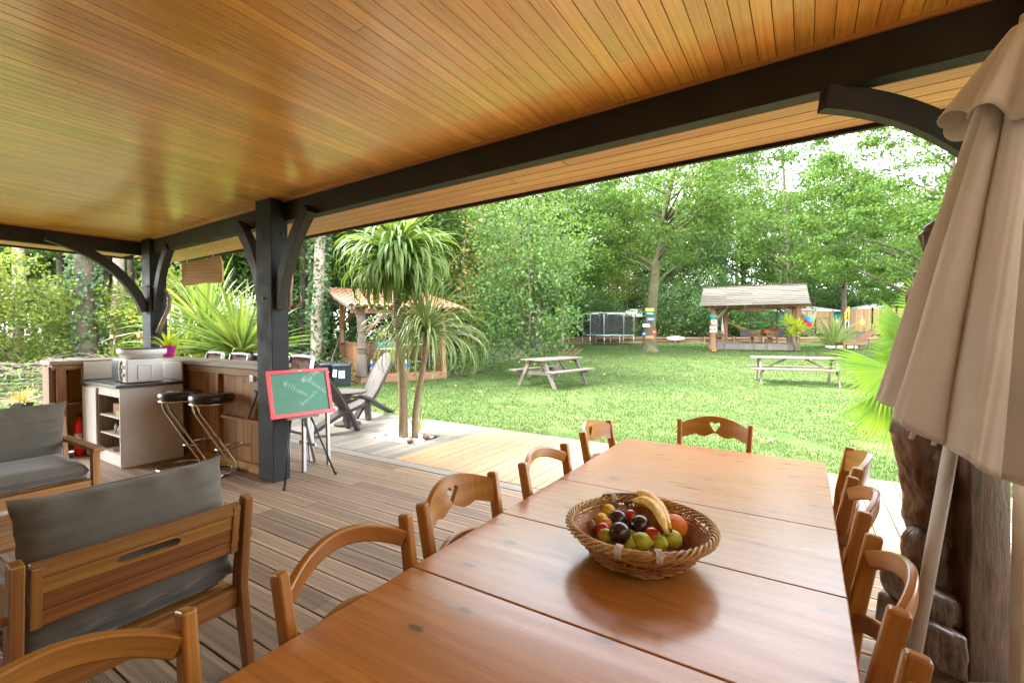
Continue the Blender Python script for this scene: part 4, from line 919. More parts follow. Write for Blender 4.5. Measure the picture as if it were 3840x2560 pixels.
# ---------------------------------------------------------------- closed parasol
A=dd(3430,2440,1.40); B=dd(3846,120,1.40); ax=(B-A).normalized(); base=A-ax*(A.z/ax.z); Lp=(B-base).length
um=empty('parasol',base,label='closed beige garden parasol leaning beside the table',cat='parasol',rot=ax.to_track_quat('Z','X').to_euler())
b=MB(); b.tube([(0,0,.0),(0,0,Lp+.05)],.0185,20); b.build('pole',m_pole,um,smooth=True)
b=MB(); b.lathe([(.05,0),(.05,.06),(.025,.08),(.022,.3)],16); b.build('foot_tube',m_blackm,um,smooth=True)
S0=Lp-.02; yl=((dd(3590,1640,1.4)-base).length)
hemz=yl
camdir=(C0-(base+ax*1.4)).normalized()
Mi=ax.to_track_quat('Z','X').to_matrix().transposed(); cl=Mi@camdir; th0=math.atan2(cl.y,cl.x)
def canopy(u,v,zt=S0,zb=hemz,r0=.045,r1=.195,n=8,amp=.15,low=.09):
    a=u*2*math.pi; k=n*(a-th0)+.7+.9*math.sin(2*a+v*1.5); f=abs(math.sin(k/2)); fold=1-amp*2.1*(1-f)**1.7-amp*.3*math.sin(k*1+2.2*v)*v-.012*math.sin(31*a+9*v)*v+.01*math.sin(14*v+3*a)*f
    r_=(r0+(r1-r0)*v**.8)*(fold if v>.02 else 1)*(1+.06*math.sin(3*a+1)); z=zt+(zb-zt)*v - low*v*math.cos(a-th0-1.2)
    a2=a+.20*v*math.sin(n*(a-th0)/1.0+1)*.35
    return Vector((r_*math.cos(a2),r_*math.sin(a2),z))
b=MB(); b.grid(331,60,canopy); b.build('canopy',m_canvas,um,smooth=True,solid=.003)
def cap(u,v):
    a=u*2*math.pi; k=8*(a-th0)+.7; r_=.035+.118*v*(1-.12*math.cos(k)-.2*v*math.cos(k/2)**2)+.0; return Vector((r_*math.cos(a),r_*math.sin(a),S0+.03-.30*v-.045*v*math.cos(a-th0-1.4)-.02*v*math.sin(k)))
b=MB(); b.grid(129,14,cap); b.build('vent_cap',m_canvas,um,smooth=True,solid=.003)
b=MB()
for i in range(8): a=th0+.4+2*math.pi*i/8; b.tube([(.03*math.cos(a),.03*math.sin(a),hemz+.35),(.10*math.cos(a),.10*math.sin(a),hemz-.03)],.007,6)
b.build('rib',m_pole,um,smooth=True)
# ---------------------------------------------------------------- carved statue
stt=empty('carved_statue',(0,0,0),label='dark carved wooden kneeling figure with a headdress behind the parasol',cat='statue')
ctex=bpy.data.textures.new('carving','CLOUDS'); ctex.noise_scale=.09; ctex.noise_depth=2
ctex2=bpy.data.textures.new('chisel','VORONOI'); ctex2.noise_scale=.035
def rough(o):
    for m_ in o.modifiers: m_.name=m_.name
    r_=o.modifiers.new('r','REMESH'); r_.mode='VOXEL'; r_.voxel_size=.009; r_.use_smooth_shade=True
    for tx,st_ in((ctex,.018),(ctex2,.004)):
        d_=o.modifiers.new('d','DISPLACE'); d_.texture=tx; d_.strength=st_; d_.mid_level=.5; d_.texture_coords='GLOBAL'
    return o
def blob(nm,c,r_,sx,sy,sz,rot=(0,0,0),rf=None,seg=28,rings=18,mat=None):
    b=MB(); M=(Matrix.Rotation(rot[2],3,'Z')@Matrix.Rotation(rot[1],3,'Y')@Matrix.Rotation(rot[0],3,'X')); b.ball((0,0,0),r_,sx,sy,sz,seg,rings,rf=rf); b.v=[tuple(M@Vector(v)) for v in b.v]
    return rough(b.build(nm,mat or m_carv,stt,smooth=True,loc=c))
DS=2.05
def ppoly(nm,pts,d0,th,bev=.02,mat=None):
    """carved slab: outline given at depth d0, real thickness th away from the viewer"""
    tp=[dd(x,y,d0) for x,y in pts]; n=len(tp); off=_f*th; b=MB()
    u0=[((p-tp[0]).z,(p-tp[0]).dot(_r)) for p in tp]
    b.add(tp+[p+off for p in tp],[tuple(range(n)),tuple(range(2*n-1,n-1,-1))]+[(i,n+i,n+(i+1)%n,(i+1)%n) for i in range(n)],[u0,u0[::-1]]+[[(0,0),(0,th),(.1,th),(.1,0)]]*n); return rough(b.build(nm,mat or m_carv,stt,bevel=bev,seg=3))
ppoly('slab',[(3636,2560),(3632,2300),(3640,2000),(3634,1780),(3634,1500),(3640,1100),(3650,850),(3790,850),(3796,1500),(3796,2000),(3800,2560)],DS-.12,.14,.012).modifiers.clear()
for c_ in stt.children:
    q_=c_.modifiers.new('b','BEVEL'); q_.width=.01; q_.segments=2
ppoly('base_block',[(3448,2492),(3470,2345),(3500,2330),(3560,2365),(3640,2390),(3640,2580),(3600,2560),(3540,2530),(3490,2510)],DS-.14,.26,.025)
ppoly('foot',[(3420,2200),(3450,2190),(3500,2195),(3560,2230),(3625,2250),(3636,2380),(3560,2360),(3490,2335),(3440,2300),(3422,2260)],DS-.1,.2,.035)
ppoly('lower_leg',[(3470,2060),(3545,2070),(3590,2140),(3630,2200),(3636,2330),(3560,2260),(3500,2210),(3470,2150)],DS-.05,.12,.03)
blob('knee',dd(3466,2055,DS+.02),.085,1.05,.9,1.35,(0,.25,YAW),rf=lambda a,t:1+.05*math.cos(5*a))
ppoly('torso',[(3430,1640),(3452,1740),(3480,1880),(3476,1970),(3500,2040),(3560,2075),(3640,2060),(3640,1600),(3560,1560),(3440,1580)],DS-.04,.16,.035)
blob('belly',dd(3500,1790,DS-.01),.08,.8,.8,1.9,(0,-.12,YAW))
blob('elbow',dd(3452,1940,DS+.08),.06,.7,.7,1.3,(0,.1,YAW))
ppoly('neck',[(3500,1640),(3520,1300),(3640,1250),(3640,1640)],DS,.14,.02)
blob('head',dd(3520,1120,DS+.03),.125,.85,.9,1.5,(0,.1,YAW),rf=lambda a,t:1+.07*math.sin(16*t)*(1 if .2<t<.8 else 0))
for k in range(5):
    px,py=3475-k*4+ (k==0)*10,1040+k*52; blob('brow',dd(px,py,DS-.05),.045,1.5,.8,.55,(0,.3,YAW+.2))
for k in range(7):
    a0=dd(3500+k*9,1010-k*2,DS-.02-.01*k); a1=dd(3474+k*24,862-k*16+(k-3)**2*1.5,DS-.01*k); b=MB(); b.tube([a0,a0.lerp(a1,.5)+Vector((0,0,.01)),a1,a1+(a1-a0)*.08],[.02,.028,.03,.012],10); rough(b.build('headdress_plume',m_carv,stt,smooth=True))
# African chairs and table
def slab(nm,cl,wds,th,par,M=None,groove=True):
    """slab following centre line cl (x,z) with half widths wds; across y"""
    b=MB(); n=len(cl)
    vs=[];
    fs=[];uvs=[];seg=8;ln=0;us=[]
    for i,(x,z) in enumerate(cl):
        if i: ln+=math.dist(cl[i],cl[i-1])
        us.append(ln); a=cl[max(i-1,0)]; c=cl[min(i+1,n-1)]; t=Vector((c[0]-a[0],0,c[1]-a[1])).normalized(); nn=Vector((-t.z,0,t.x))
        for s in(1,-1):
            for k in range(seg+1):
                y=(-1+2*k/seg)*wds[i]; q=th/2+(.012*math.sin(ln*38+3*math.sin(y*22))*(1-abs(y/max(wds[i],.01))**4) if groove and s>0 else 0); vs.append(Vector((x,y,z))+nn*s*q)
    m_=2*(seg+1)
    for i in range(n-1):
        for k in range(seg):
            a=i*m_+k; fs.append((a,a+1,a+m_+1,a+m_)); uvs.append([(us[i],k*.03),(us[i],k*.03+.03),(us[i+1],k*.03+.03),(us[i+1],k*.03)])
            a+=seg+1; fs.append((a,a+m_,a+m_+1,a+1)); uvs.append([(us[i],k*.03),(us[i+1],k*.03),(us[i+1],k*.03+.03),(us[i],k*.03+.03)])
        for a,b2 in((i*m_,i*m_+seg+1),(i*m_+seg,i*m_+2*seg+1)): fs.append((a,b2,b2+m_,a+m_)); uvs.append([(us[i],0),(us[i],.04),(us[i+1],.04),(us[i+1],0)])
    for i in(0,n-1):
        for k in range(seg): a=i*m_+k; fs.append((a,a+1,a+seg+2,a+seg+1)); uvs.append([(0,0),(.03,0),(.03,.04),(0,.04)])
    b.add(vs,fs,uvs); return b.build(nm,w_afr,par,smooth=True)
def afr():
    t=empty('carved_chair')
    n=20; cl=[(.10-.56*(i/n)**1.1,.25+.83*i/n) for i in range(n+1)]; wd=[.10+.07*min(1,i/5) if i<5 else .17+.02*math.sin(math.pi*(i-5)/15) for i in range(n+1)]
    for i in range(n-4,n+1): wd[i]*=math.sqrt(max(.02,1-((i-(n-5))/5.3)**2))
    slab('backrest',cl,wd,.04,t)
    for s in(-1,1): b=MB(); b.strip([(.10,s*.04,.30),(.15,s*.08,.16),(.20,s*.15,.0)],[.16,.12,.11],[.05,.05,.05],up=(1,0,.3)); b.build('leg',w_afr,t,bevel=.015)
    cl=[(-.52,.02),(-.4,.08),(-.2,.18),(.0,.28),(.12,.33),(.22,.37),(.3,.40),(.35,.42)]; slab('seat',cl,[.07,.075,.08,.10,.17,.19,.17,.1],.05,t,groove=False)
    return t
af=afr(); p=at(1358,1570); af.location=(p.x+.02,p.y+.16,0); af.rotation_euler=(0,0,R(-84)); tag(af,'carved dark wood slab chair with a tall relief-carved back on the deck by the lawn','chair','two-piece carved slab chairs')
p=at(1290,1612); o=dup(af,(p.x+.05,p.y-.1,0),R(82),'carved slab chair seen from behind, partly hidden by the chalkboard')
p=at(1303,1592); rt_=empty('carved_round_table',(p.x,p.y,0),label='low round carved table with a notched rim between the slab chairs',cat='table')
b=MB(); b.lathe([(.0001,.50),(.27,.50),(.285,.507),(.285,.53),(.27,.538),(.2,.534),(.18,.538),(.1,.535),(.0001,.538)],96,rf=lambda a,t:1+(.018*(1 if math.sin(44*a)>0 else 0) if .15<t<.55 else 0)); b.build('table_top',w_afr,rt_,smooth=False)
b=MB(); b.strip([(0,0,0.03),(0,0,.2),(0,0,.36),(0,0,.51)],[.17,.11,.10,.17],[.09,.06,.06,.09],up=(0,1,0)); b.build('stem',w_afr,rt_,bevel=.01)
b=MB(); b.lathe([(.19,0),(.2,.008),(.2,.035),(.17,.045),(.0001,.045)],72,rf=lambda a,t:1+(.02*(1 if math.sin(36*a)>0 else 0) if t<.7 else 0)); b.build('base',w_afr,rt_)
# ---------------------------------------------------------------- trees
def noisy(c,n,g,s): return c+g.normal(size=(n,3))*s
def tree(name,H,cb,cr,g,nl,ls,tr,lmat,bmat,lean=(0,0),flat=.5,nclump=60,cs=.9,topw=.55,limbs=14,shape='oak',asp=.55,clz=.55):
    """H height, cb crown base, cr crown radius, nl leaves, ls leaf size, tr trunk radius"""
    t=empty(name); pr=random.Random(int(g.integers(1e6)))
    n=9; tp=[Vector((lean[0]*(i/(n-1))**1.5+pr.uniform(-.12,.12)*(i>0)*tr*3,lean[1]*(i/(n-1))**1.5+pr.uniform(-.12,.12)*(i>0)*tr*3,H*.88*i/(n-1))) for i in range(n)]
    pts=[Vector((0,0,-.3)),Vector((0,0,.0)),Vector((0,0,.25)),Vector((tp[1].x*.3,tp[1].y*.3,H*.88/16+.3))]+tp[1:]; rr=[tr*1.75,tr*1.5,tr*1.15,tr]+[tr*(1-.85*i/(n-1)) for i in range(1,n)]
    b=MB(); b.tube(pts,rr,10); 
    cz=(H+cb)/2; hz=(H-cb)/2; cl=[]
    while len(cl)<nclump:
        v=unit(g.normal(size=3)); k=g.uniform(.35,1)**.6; zz=v[2]*k; 
        w=math.sqrt(max(0,1-abs(zz)**2.2)) if shape=='oak' else (.35+.65*((zz+1)/2)**.7)*math.sqrt(max(0,1-abs(zz)**6)) if shape=='vase' else max(.12,(1-(zz+1)/2)**.7)
        r_=cr*w*g.uniform(.25,1)**.6; a=math.atan2(v[1],v[0]); z=cz+zz*hz
        f=max(0,min(1,z/(H*.88))); cl.append((r_*math.cos(a)+lean[0]*f**1.5,r_*math.sin(a)+lean[1]*f**1.5,z))
    cl=np.array(cl); br=MB()
    for i in range(min(limbs,len(cl))):
        c=Vector(cl[i]); zb=max(cb*.75,min(H*.8,c.z-.55*math.hypot(c.x,c.y))); f=zb/(H*.88); p0=Vector((lean[0]*f**1.5,lean[1]*f**1.5,zb)); r0=tr*(1-.8*f)*.45
        br.tube([p0,p0.lerp(c,.35)+Vector((0,0,.12*cr*.3)),p0.lerp(c,.7)+Vector((pr.uniform(-.2,.2),pr.uniform(-.2,.2),.1)),c],[r0,r0*.7,r0*.4,r0*.12],6)
    b.build('trunk',bmat,t,smooth=True)
    if limbs: br.build('branch',bmat,t,smooth=True)
    per=nl//nclump; cen=np.repeat(cl,per,0); sz=cs*np.repeat(g.uniform(.55,1.25,(nclump,1)),per,0)
    P=cen+g.normal(size=(len(cen),3))*sz*[1,1,clz]
    quads('crown',leafcards(P,ls,g,flat,asp),lmat,t); return t
def place(t,px,d,rz=0,sc=1,lab=None,first=False,grp=None,cat='tree',z=None):
    p=_f*d+_r*((px-1920)/F*d); o=t if first else copy_tree(t)
    o.location=(p.x,p.y,(gz(p.x,p.y) if z is None else z)); o.rotation_euler=(0,0,rz); o.scale=(sc,sc,sc*(1 if isinstance(sc,(int,float)) else 1)); o['label']=lab; o['category']=cat
    if grp: o['group']=grp
    elif 'group' in o.keys(): del o['group']
    return o
g=RG
pA=tree('oak_tree',17,3.2,5.2,g,17000,.24,.34,l_oak,m_bark,flat=.35,nclump=130,cs=.58,limbs=30)
pB=tree('oak_tree',19,4.5,4.6,g,16000,.24,.26,l_oak,m_bark,lean=(1.2,.4),flat=.35,nclump=120,cs=.58,limbs=20)
pC=tree('dark_tree',16,2.2,4.4,g,13000,.23,.25,l_dark,m_bark,flat=.35,nclump=90,cs=.8,limbs=14)
pP=tree('pine_tree',24,13,3.8,g,11000,.26,.24,l_pine,m_barkp,flat=.1,nclump=70,cs=.6,limbs=22,asp=.22)
pY=tree('young_tree',12,1.2,3.2,g,10000,.2,.12,l_yel,m_barkg,flat=.35,nclump=70,cs=.6,limbs=12)
# near oak on the right whose boughs hang into view
pN=tree('oak_tree',11.5,2.6,6.4,g,62000,.15,.32,l_oak,m_bark,flat=.6,nclump=300,cs=.43,limbs=30,clz=.35)
place(pN,3560,21,.3,1,'large oak at the right whose lower boughs hang above the lawn',True)
place(pN,1330,21.5,2.2,.95,'bushy oak behind the tile-roofed hut')
place(pN,2010,33,4.2,1.15,'broad oak between the hazel bush and the trampoline')
# trees one can tell apart
place(pA,2700,50,1.2,1.0,'round-crowned oak far behind the left end of the gazebo',True)
place(pB,2965,34.5,2.1,1.0,'slim dark-trunked oak rising directly behind the shingled gazebo',True)
place(pA,3160,43,.4,.85,'low-branched oak between the two plank fences')
place(pC,2615,44,.8,.8,'small mossy tree left of the gazebo beyond the log edging',True)
place(pB,2180,45,4,.95,'leaning oak behind the trampoline')
place(pN,2300,58,2,1.5,'broad oak filling the gap behind the trampoline')
place(pC,2380,66,1,1.3,'dark tree far behind the left tent')
place(pC,2050,43,2,.9,'dark tree behind the trampoline, farther left')
# wood on both sides and behind
GW='trees of the wood around the lawn'
names=['broad green oak in the wood beyond the garden','tall green oak in the wood beyond the garden','dark leafy tree deep in the wood','tall pale-trunked pine standing in the wood','young yellow-green tree in the wood','leafy oak near the garden edge of the wood']
P5=[pA,pB,pC,pP,pY,pN]; fst={3:True,4:True}
def wood_tree(k,px,d,rz,sc):
    f=fst.pop(k,False); place(P5[k],px,d,rz,sc,names[k],bool(f),GW)
wr=random.Random(3)
for d,step,ks in((48,250,(0,1,2,0,3,4)),(57,250,(1,0,2,0,3,1)),(68,260,(0,1,3,2)),(84,290,(1,3,0,0))):
    px=1850+wr.uniform(-80,80)
    while px<4250:
        wood_tree(wr.choice(ks),px,d*wr.uniform(.95,1.06),wr.uniform(0,6.3),wr.uniform(.85,1.15)); px+=step*wr.uniform(.7,1.3)
for d,step,ks in((18,800,(5,)),(23,520,(5,2,5)),(28,330,(0,5,1,3)),(37,260,(1,0,2,3)),(50,250,(0,1,3)),(70,260,(0,1,3))):
    px=-500 
    while px<1950:
        if not(d<26 and 1350<px): wood_tree(wr.choice(ks),px,d*wr.uniform(.93,1.07),wr.uniform(0,6.3),wr.uniform(.7,.95)*(1.1 if d<26 else 1))
        px+=step*wr.uniform(.7,1.3)
# hazel
pH=tree('hazel_bush',6.6,.1,2.35,g,11000,.11,.07,l_bush,m_barkg,flat=.35,nclump=170,cs=.34,limbs=44,clz=.7,asp=.75,shape='vase')
place(pH,1985,15.3,0,1,'large hazel-like bush with yellow specks behind the picnic table',True,cat='bush')
place(pH,1760,20,2,1.15,'paler second bush left of the large hazel bush',cat='bush')
# left-hand thicket
pT=tree('thicket_bush',4.2,.1,2.1,g,9000,.13,.05,l_yel,m_twig,flat=.35,nclump=110,cs=.33,limbs=30,asp=.6)
place(pT,20,12.5,0,.85,'yellow-green bush at the far left beyond the garden fence',True,cat='bush')
place(pT,-420,11,1,.9,'yellow-green bush just outside the left frame edge',cat='bush')
place(pT,640,14,2,.8,'yellow-green bush behind the hanging wooden board',cat='bush')
pD=tree('thicket_bush',3.2,.1,2.0,g,8000,.12,.05,l_dark,m_twig,flat=.35,nclump=100,cs=.33,limbs=20)
for i,(px,d,lab) in enumerate(((330,16,'dark green bush behind the corner post'),(1080,17,'dark green bush behind the middle slate post'),(1290,18,'dark green bush behind the hut post'),(1600,20,'dark green bush behind the second cordyline'),(1750,24,'dark green bush behind the wire fence posts'))): place(pD,px,d,i*1.3,1,lab,i==0,cat='bush')
def trunk_only(name,px,d,w,h,mat,lab,lean=0,ivy=False):
    t=empty(name); p=_f*d+_r*((px-1920)/F*d); t.location=(p.x,p.y,gz(p.x,p.y)); tag(t,lab,'tree')
    b=MB(); n=10; pts=[Vector((_r.x*lean*(i/(n-1))+.05*math.sin(i*1.7),_r.y*lean*(i/(n-1))+.04*math.cos(i*2.1),h*i/(n-1)-.1)) for i in range(n)]; b.tube(pts,[w*(1.25 if i==0 else 1-.4*i/(n-1)) for i in range(n)],10); b.build('trunk',mat,t,smooth=True)
    if ivy:
        m=2600; z=g.uniform(0,h*.9,m); a=g.uniform(0,6.28,m); r_=w*1.25+g.uniform(0,.12,m); k=z/h
        P=np.stack([_r.x*lean*k+r_*np.cos(a),_r.y*lean*k+r_*np.sin(a),z],1); quads('ivy',leafcards(P,.10,g,.1,.9),l_ivy,t)
    else:
        m=1500; c=np.array([(_r.x*lean+g.normal()*1.2,_r.y*lean+g.normal()*1.2,h+g.normal()*.8) for _ in range(30)]); P=np.repeat(c,m//30,0)+g.normal(size=(m//30*30,3))*.5; quads('crown',leafcards(P,.16,g,.3),l_oak,t)
    return t
trunk_only('ivy_tree',1180,14.5,.19,9,m_barkp,'pale trunk wrapped in ivy between the middle post and the hut',.4,True)
trunk_only('bare_trunk',1130,16.5,.15,9,m_bark,'reddish trunk just left of the ivy-covered trunk',.2)
trunk_only('pale_tree',433,14.5,.17,9,m_barkp,'pale straight trunk left of the corner post',.35)
trunk_only('pale_tree',50,15,.2,9,m_barkp,'pale trunk at the top left corner under the eaves',.6)
trunk_only('ivy_tree',345,13,.25,9,m_bark,'dark ivy-grown trunk in the middle of the left opening',-.5,True)
for i,(px,d,lab) in enumerate(((215,16,'thin dark trunk in the left opening'),(290,19,'slender dark trunk left of the ivy-grown trunk'),(395,18,'slender dark trunk between the ivy-grown and the pale trunk'),(480,17,'thin dark trunk left of the corner post'),(505,19,'thin dark trunk touching the corner post'),(860,18,'brown trunk behind the big rosette plants'),(1500,24,'pale trunk seen behind the cordyline crown'),(1725,26,'pale pinkish trunk left of the hazel bush'),(1640,30,'pale trunk behind the second cordyline'),(2105,36,'pale trunk beside the left frame of the trampoline'))):
    trunk_only('thin_tree',px,d,.10 if i<6 else .17,11,m_bark if i<6 else m_barkp,lab,.3)
# undergrowth, brush and grass
def scatter(n,pxr,dr,keep=None):
    out=[]
    while len(out)<n:
        m=n*2; px=g.uniform(*pxr,m); d=np.sqrt(g.uniform(dr[0]**2,dr[1]**2,m)); X=_f.x*d+_r.x*(px-1920)/F*d; Y=_f.y*d+_r.y*(px-1920)/F*d
        for x,y,dd_ in zip(X,Y,d):
            if keep and not keep(x,y): continue
            out.append((x,y,gz(x,y),dd_))
            if len(out)>=n: break
    return np.array(out)
notlawn=lambda x,y: not inpoly(x,y,LAWN)
q=scatter(2600,(-500,1900),(8.6,24),lambda x,y:notlawn(x,y) and not(-9<x<3 and y<6)); C=np.repeat(q,22,0); hgt=np.repeat(g.uniform(.15,.75,(len(q),1)),22,0)
P=C[:,:3]+g.normal(size=(len(C),3))*[.28,.28,.12]+np.concatenate([np.zeros((len(C),2)),hgt*g.uniform(.3,1.1,(len(C),1))],1)
tag(quads('undergrowth',leafcards(P,.11,g,.6,.5),l_under),'bright ferny undergrowth beyond the left garden fence','undergrowth',kind='stuff')
q=scatter(1500,(1700,4300),(38.5,62),lambda x,y:dep(x,y)>40.5); C=np.repeat(q,22,0)
P=C[:,:3]+g.normal(size=(len(C),3))*[.7,.7,.35]+np.array([0,0,.7])*g.uniform(0,1.6,(len(C),1))
tag(quads('undergrowth',leafcards(P,.30,g,.5,.4),l_under),'ferns and low shrubs under the far trees','undergrowth',kind='stuff')
# lawn blades
def lawnpts(n,dr):
    d=dr[0]*(dr[1]/dr[0])**g.uniform(0,1,n)     # density falling with distance squared
    px=g.uniform(-150,4000,n); X=_f.x*d+_r.x*(px-1920)/F*d; Y=_f.y*d+_r.y*(px-1920)/F*d
    k=[i for i in range(n) if inpoly(X[i],Y[i],LAWN) and (math.sin(X[i]*1.3+1.7*math.sin(Y[i]*.9))+math.sin(Y[i]*1.7+2*math.sin(X[i]*.7+1))+.6*math.sin(X[i]*5.1+Y[i]*3.7)<1.55 or g.random()<.25) and (Y[i]>5.86 or X[i]<-8.75)]
    X,Y,d=X[k],Y[k],d[k]; return np.stack([X,Y,[gz(x,y) for x,y in zip(X,Y)]],1),d
P,d=lawnpts(230000,(4.0,39)); 
tag(quads('grass',blades(P,np.clip(.022+.0008*d,0,.05)[:,None],(.0035+.0013*d)[:,None],g,.6),l_grass),'short green lawn grass between the deck and the gazebo','grass',kind='stuff')
q=scatter(420,(-100,4000),(6.5,30),lambda x,y:inpoly(x,y,LAWN) and y>6); P=q[:,:3]+[0,0,.035]
tag(quads('fallen_leaves',leafcards(P,.075,g,2.,.7),plain('dead_leaf',(.42,.24,.1),.8,var=.5,sc=3)),'dry leaves scattered over the lawn','leaves',kind='stuff')
# brush pile of dead twigs
b=MB(); tw=random.Random(9)
for i in range(620):
    px=tw.gauss(330,260) if i<520 else tw.gauss(1180,60); d=tw.uniform(10.2,13.2) if i<520 else tw.uniform(14.5,16.5); p=_f*d+_r*((px-1920)/F*d); p=Vector((p.x,p.y,gz(p.x,p.y)+tw.uniform(.05,.75))); a=tw.uniform(0,6.3); l=tw.uniform(.3,1.2); e=p+Vector((math.cos(a)*l,math.sin(a)*l,tw.uniform(-.2,.35)*l)); m_=p.lerp(e,.5)+Vector((tw.uniform(-.1,.1),tw.uniform(-.1,.1),tw.uniform(-.05,.12)))
    b.tube([p,m_,e],[.012,.009,.003],4,cap=False)
tag(b.build('brushwood',m_twig,smooth=True),'heap of pale dead branches beyond the left fence','brushwood',kind='stuff')
# ---------------------------------------------------------------- cordylines and palms
def cord(nm,base,top,r0,r1,lab,heads,bend=0,mat=l_cord,cat='cordyline'):
    t=empty(nm,(base.x,base.y,0),label=lab,cat=cat); b=MB(); pts=[]
    for i in range(9):
        k=i/8; p=(top-base)*k; side=_r*bend*math.sin(k*6.0)*(1-k*.5); pts.append(p+side+Vector((0,0,-.03*(i==0))))
    b.tube(pts,[r0*(1.1 if i==0 else 1)-(r0-r1)*i/8 for i in range(9)],12); b.build('trunk',m_barkc,t,smooth=True)
    for (dz,n,Ln,w,seed,dr,spread,seg) in heads:
        gg=random.Random(seed); m=rosette(n,Ln,w,gg,droop=dr,spread=spread,seg=seg,up=.62,fold=.22,Lv=.3,wob=.006); m.v=[(x+pts[-1].x,y+pts[-1].y,z+pts[-1].z+dz) for x,y,z in m.v]; m.build('leaves',mat,t,smooth=True)
    return t
b1=at(1512,1640); t1=dd(1487,960,6.6)
cord('cordyline_tree',b1,t1,.062,.05,'tall cordyline with a big drooping leaf crown growing through the deck',[(.05,130,.84,.048,3,2.2,(.1,1.4),9),(.0,190,.88,.048,4,3.6,(.7,1.5),10),(-.1,170,.82,.044,8,3.4,(1.2,1.8),9),(-.2,130,.72,.04,9,2.8,(1.5,2.3),8),(.1,50,.75,.036,5,.9,(.05,.7),8)],.02)
b2=at(1556,1640); t2=dd(1598,1235,6.5)
cord('cordyline_tree',b2,t2,.045,.036,'shorter cordyline with long thin arching leaves beside the tall one',[(.0,130,.95,.022,13,2.5,(.12,1.5),10),(-.04,120,1.0,.022,14,3.6,(.9,1.9),10)],-.03,l_cordl)
p=at(1568,1625); cord('cordyline_sprout',p,p+Vector((0,0,.04)),.01,.01,'thin sprout of narrow leaves at the foot of the two cordylines',[(0,34,.52,.014,21,.7,(.1,1.1),6)],0,l_cordl)
p=dd(905,1325,8.2); cord('rosette_plant',Vector((p.x,p.y,0)),p,.07,.06,'bright spiky rosette plant behind the bar, right one',[(0,230,1.15,.045,31,.75,(.02,1.65),7),(-.1,60,.9,.045,32,1.9,(1.0,1.9),7)],0,l_cord)
p=dd(775,1235,8.9); cord('rosette_plant',Vector((p.x,p.y,0)),p,.07,.06,'bright spiky rosette plant behind the bar, left one',[(0,210,1.25,.04,41,.95,(.02,1.6),7),(-.3,90,1.0,.04,42,2.2,(.9,1.9),7)],0,l_cord)
p=dd(690,1330,8.3); cord('rosette_plant',Vector((p.x,p.y,0)),p,.05,.05,'low arching spiky plant behind the magenta pot',[(0,120,.8,.03,51,1.5,(.3,1.7),7)],0,l_cord)
def fan(parent,c,dirv,up,r_,n,sp,g_,droop=.5,w=.045,name='frond',stem=None):
    """fan-shaped leaf: n folded segments spreading sp degrees in the plane of dirv/up"""
    dirv=Vector(dirv).normalized(); up=Vector(up).normalized(); nn=dirv.cross(up).normalized(); b=MB()
    for i in range(n):
        a=R(sp)*(i/(n-1)-.5); L_=r_*(.72+.28*math.cos(a*.9))*g_.uniform(.9,1.05); d=dirv*math.cos(a)+up*math.sin(a); s=(up*math.cos(a)-dirv*math.sin(a)); p=Vector(c); seg=6; vs=[]
        for k in range(seg+1):
            t=k/seg; wd=w*(min(1,t*2.6+.12) if t<.45 else max(.04,1-(t-.45)/.55*.95)) ; vs+=[p-s*wd*.5+nn*wd*.16,p,p+s*wd*.5+nn*wd*.16]; d=(d+Vector((0,0,-1))*droop*t**2.2*.9/seg*1.6).normalized(); p=p+d*L_/seg
        o=len(b.v); b.v+=[tuple(v) for v in vs]
        for k in range(seg):
            for c_ in(0,1): q=o+k*3+c_; b.f.append((q,q+1,q+4,q+3)); b.uv.append([(0,0),(0,1),(1,1),(1,0)]); b.mi.append(0)
    f=b.build(name,l_fan,parent,smooth=True)
    if stem is not None: m=MB(); m.tube([Vector(stem),Vector(stem).lerp(Vector(c),.6)+Vector((0,0,.08)),Vector(c)],[.014,.012,.01],6); m.build('stalk',l_fan,f,smooth=True)
    return f
fp=empty('fan_palm',(0,0,0),label='fan palm with wide bright fronds behind the parasol and statue',cat='palm'); g3=random.Random(4)
hub=dd(3640,1300,4.4); tb_=Vector((1.3,4.7,0))
b=MB(); b.tube([Vector((hub.x,hub.y,-.05)),Vector((hub.x,hub.y,.6)),hub+Vector((0,0,-.1))],[.10,.09,.08],12); b.build('trunk',m_barkc,fp,smooth=True)
rz_=_r
fan(fp,dd(3450,1262,4.3),-_r*.97+Vector((0,0,.2))-_f*.1,Vector((0,0,1))+_f*.2,.53,34,75,g3,.12,.032,stem=hub)
fan(fp,dd(3400,1352,4.25),-_r*.55+Vector((0,0,.75)),Vector((0,0,.6))+_r*.75,.40,22,120,g3,.2,.03,stem=hub)
fan(fp,dd(3345,1385,4.0),-_r*.8-Vector((0,0,.42))-_f*.3,_f*.6+Vector((0,0,.8))-_r*.45,.58,26,125,g3,.9,.036,stem=hub)
fan(fp,dd(3365,1450,3.9),-_r*.42-Vector((0,0,.9))-_f*.1,_f*.6-_r*.6,.62,28,100,g3,.4,.034,stem=hub)
fan(fp,dd(3500,1165,4.6),-_r*.7+Vector((0,0,.4)),_r*.4+Vector((0,0,.7)),.42,24,120,g3,.7,.028,stem=hub)
fan(fp,dd(3520,1220,4.8),_r*.7+Vector((0,0,.6)),Vector((0,0,1))-_r*.7,.6,30,130,g3,.4,.035,stem=hub)
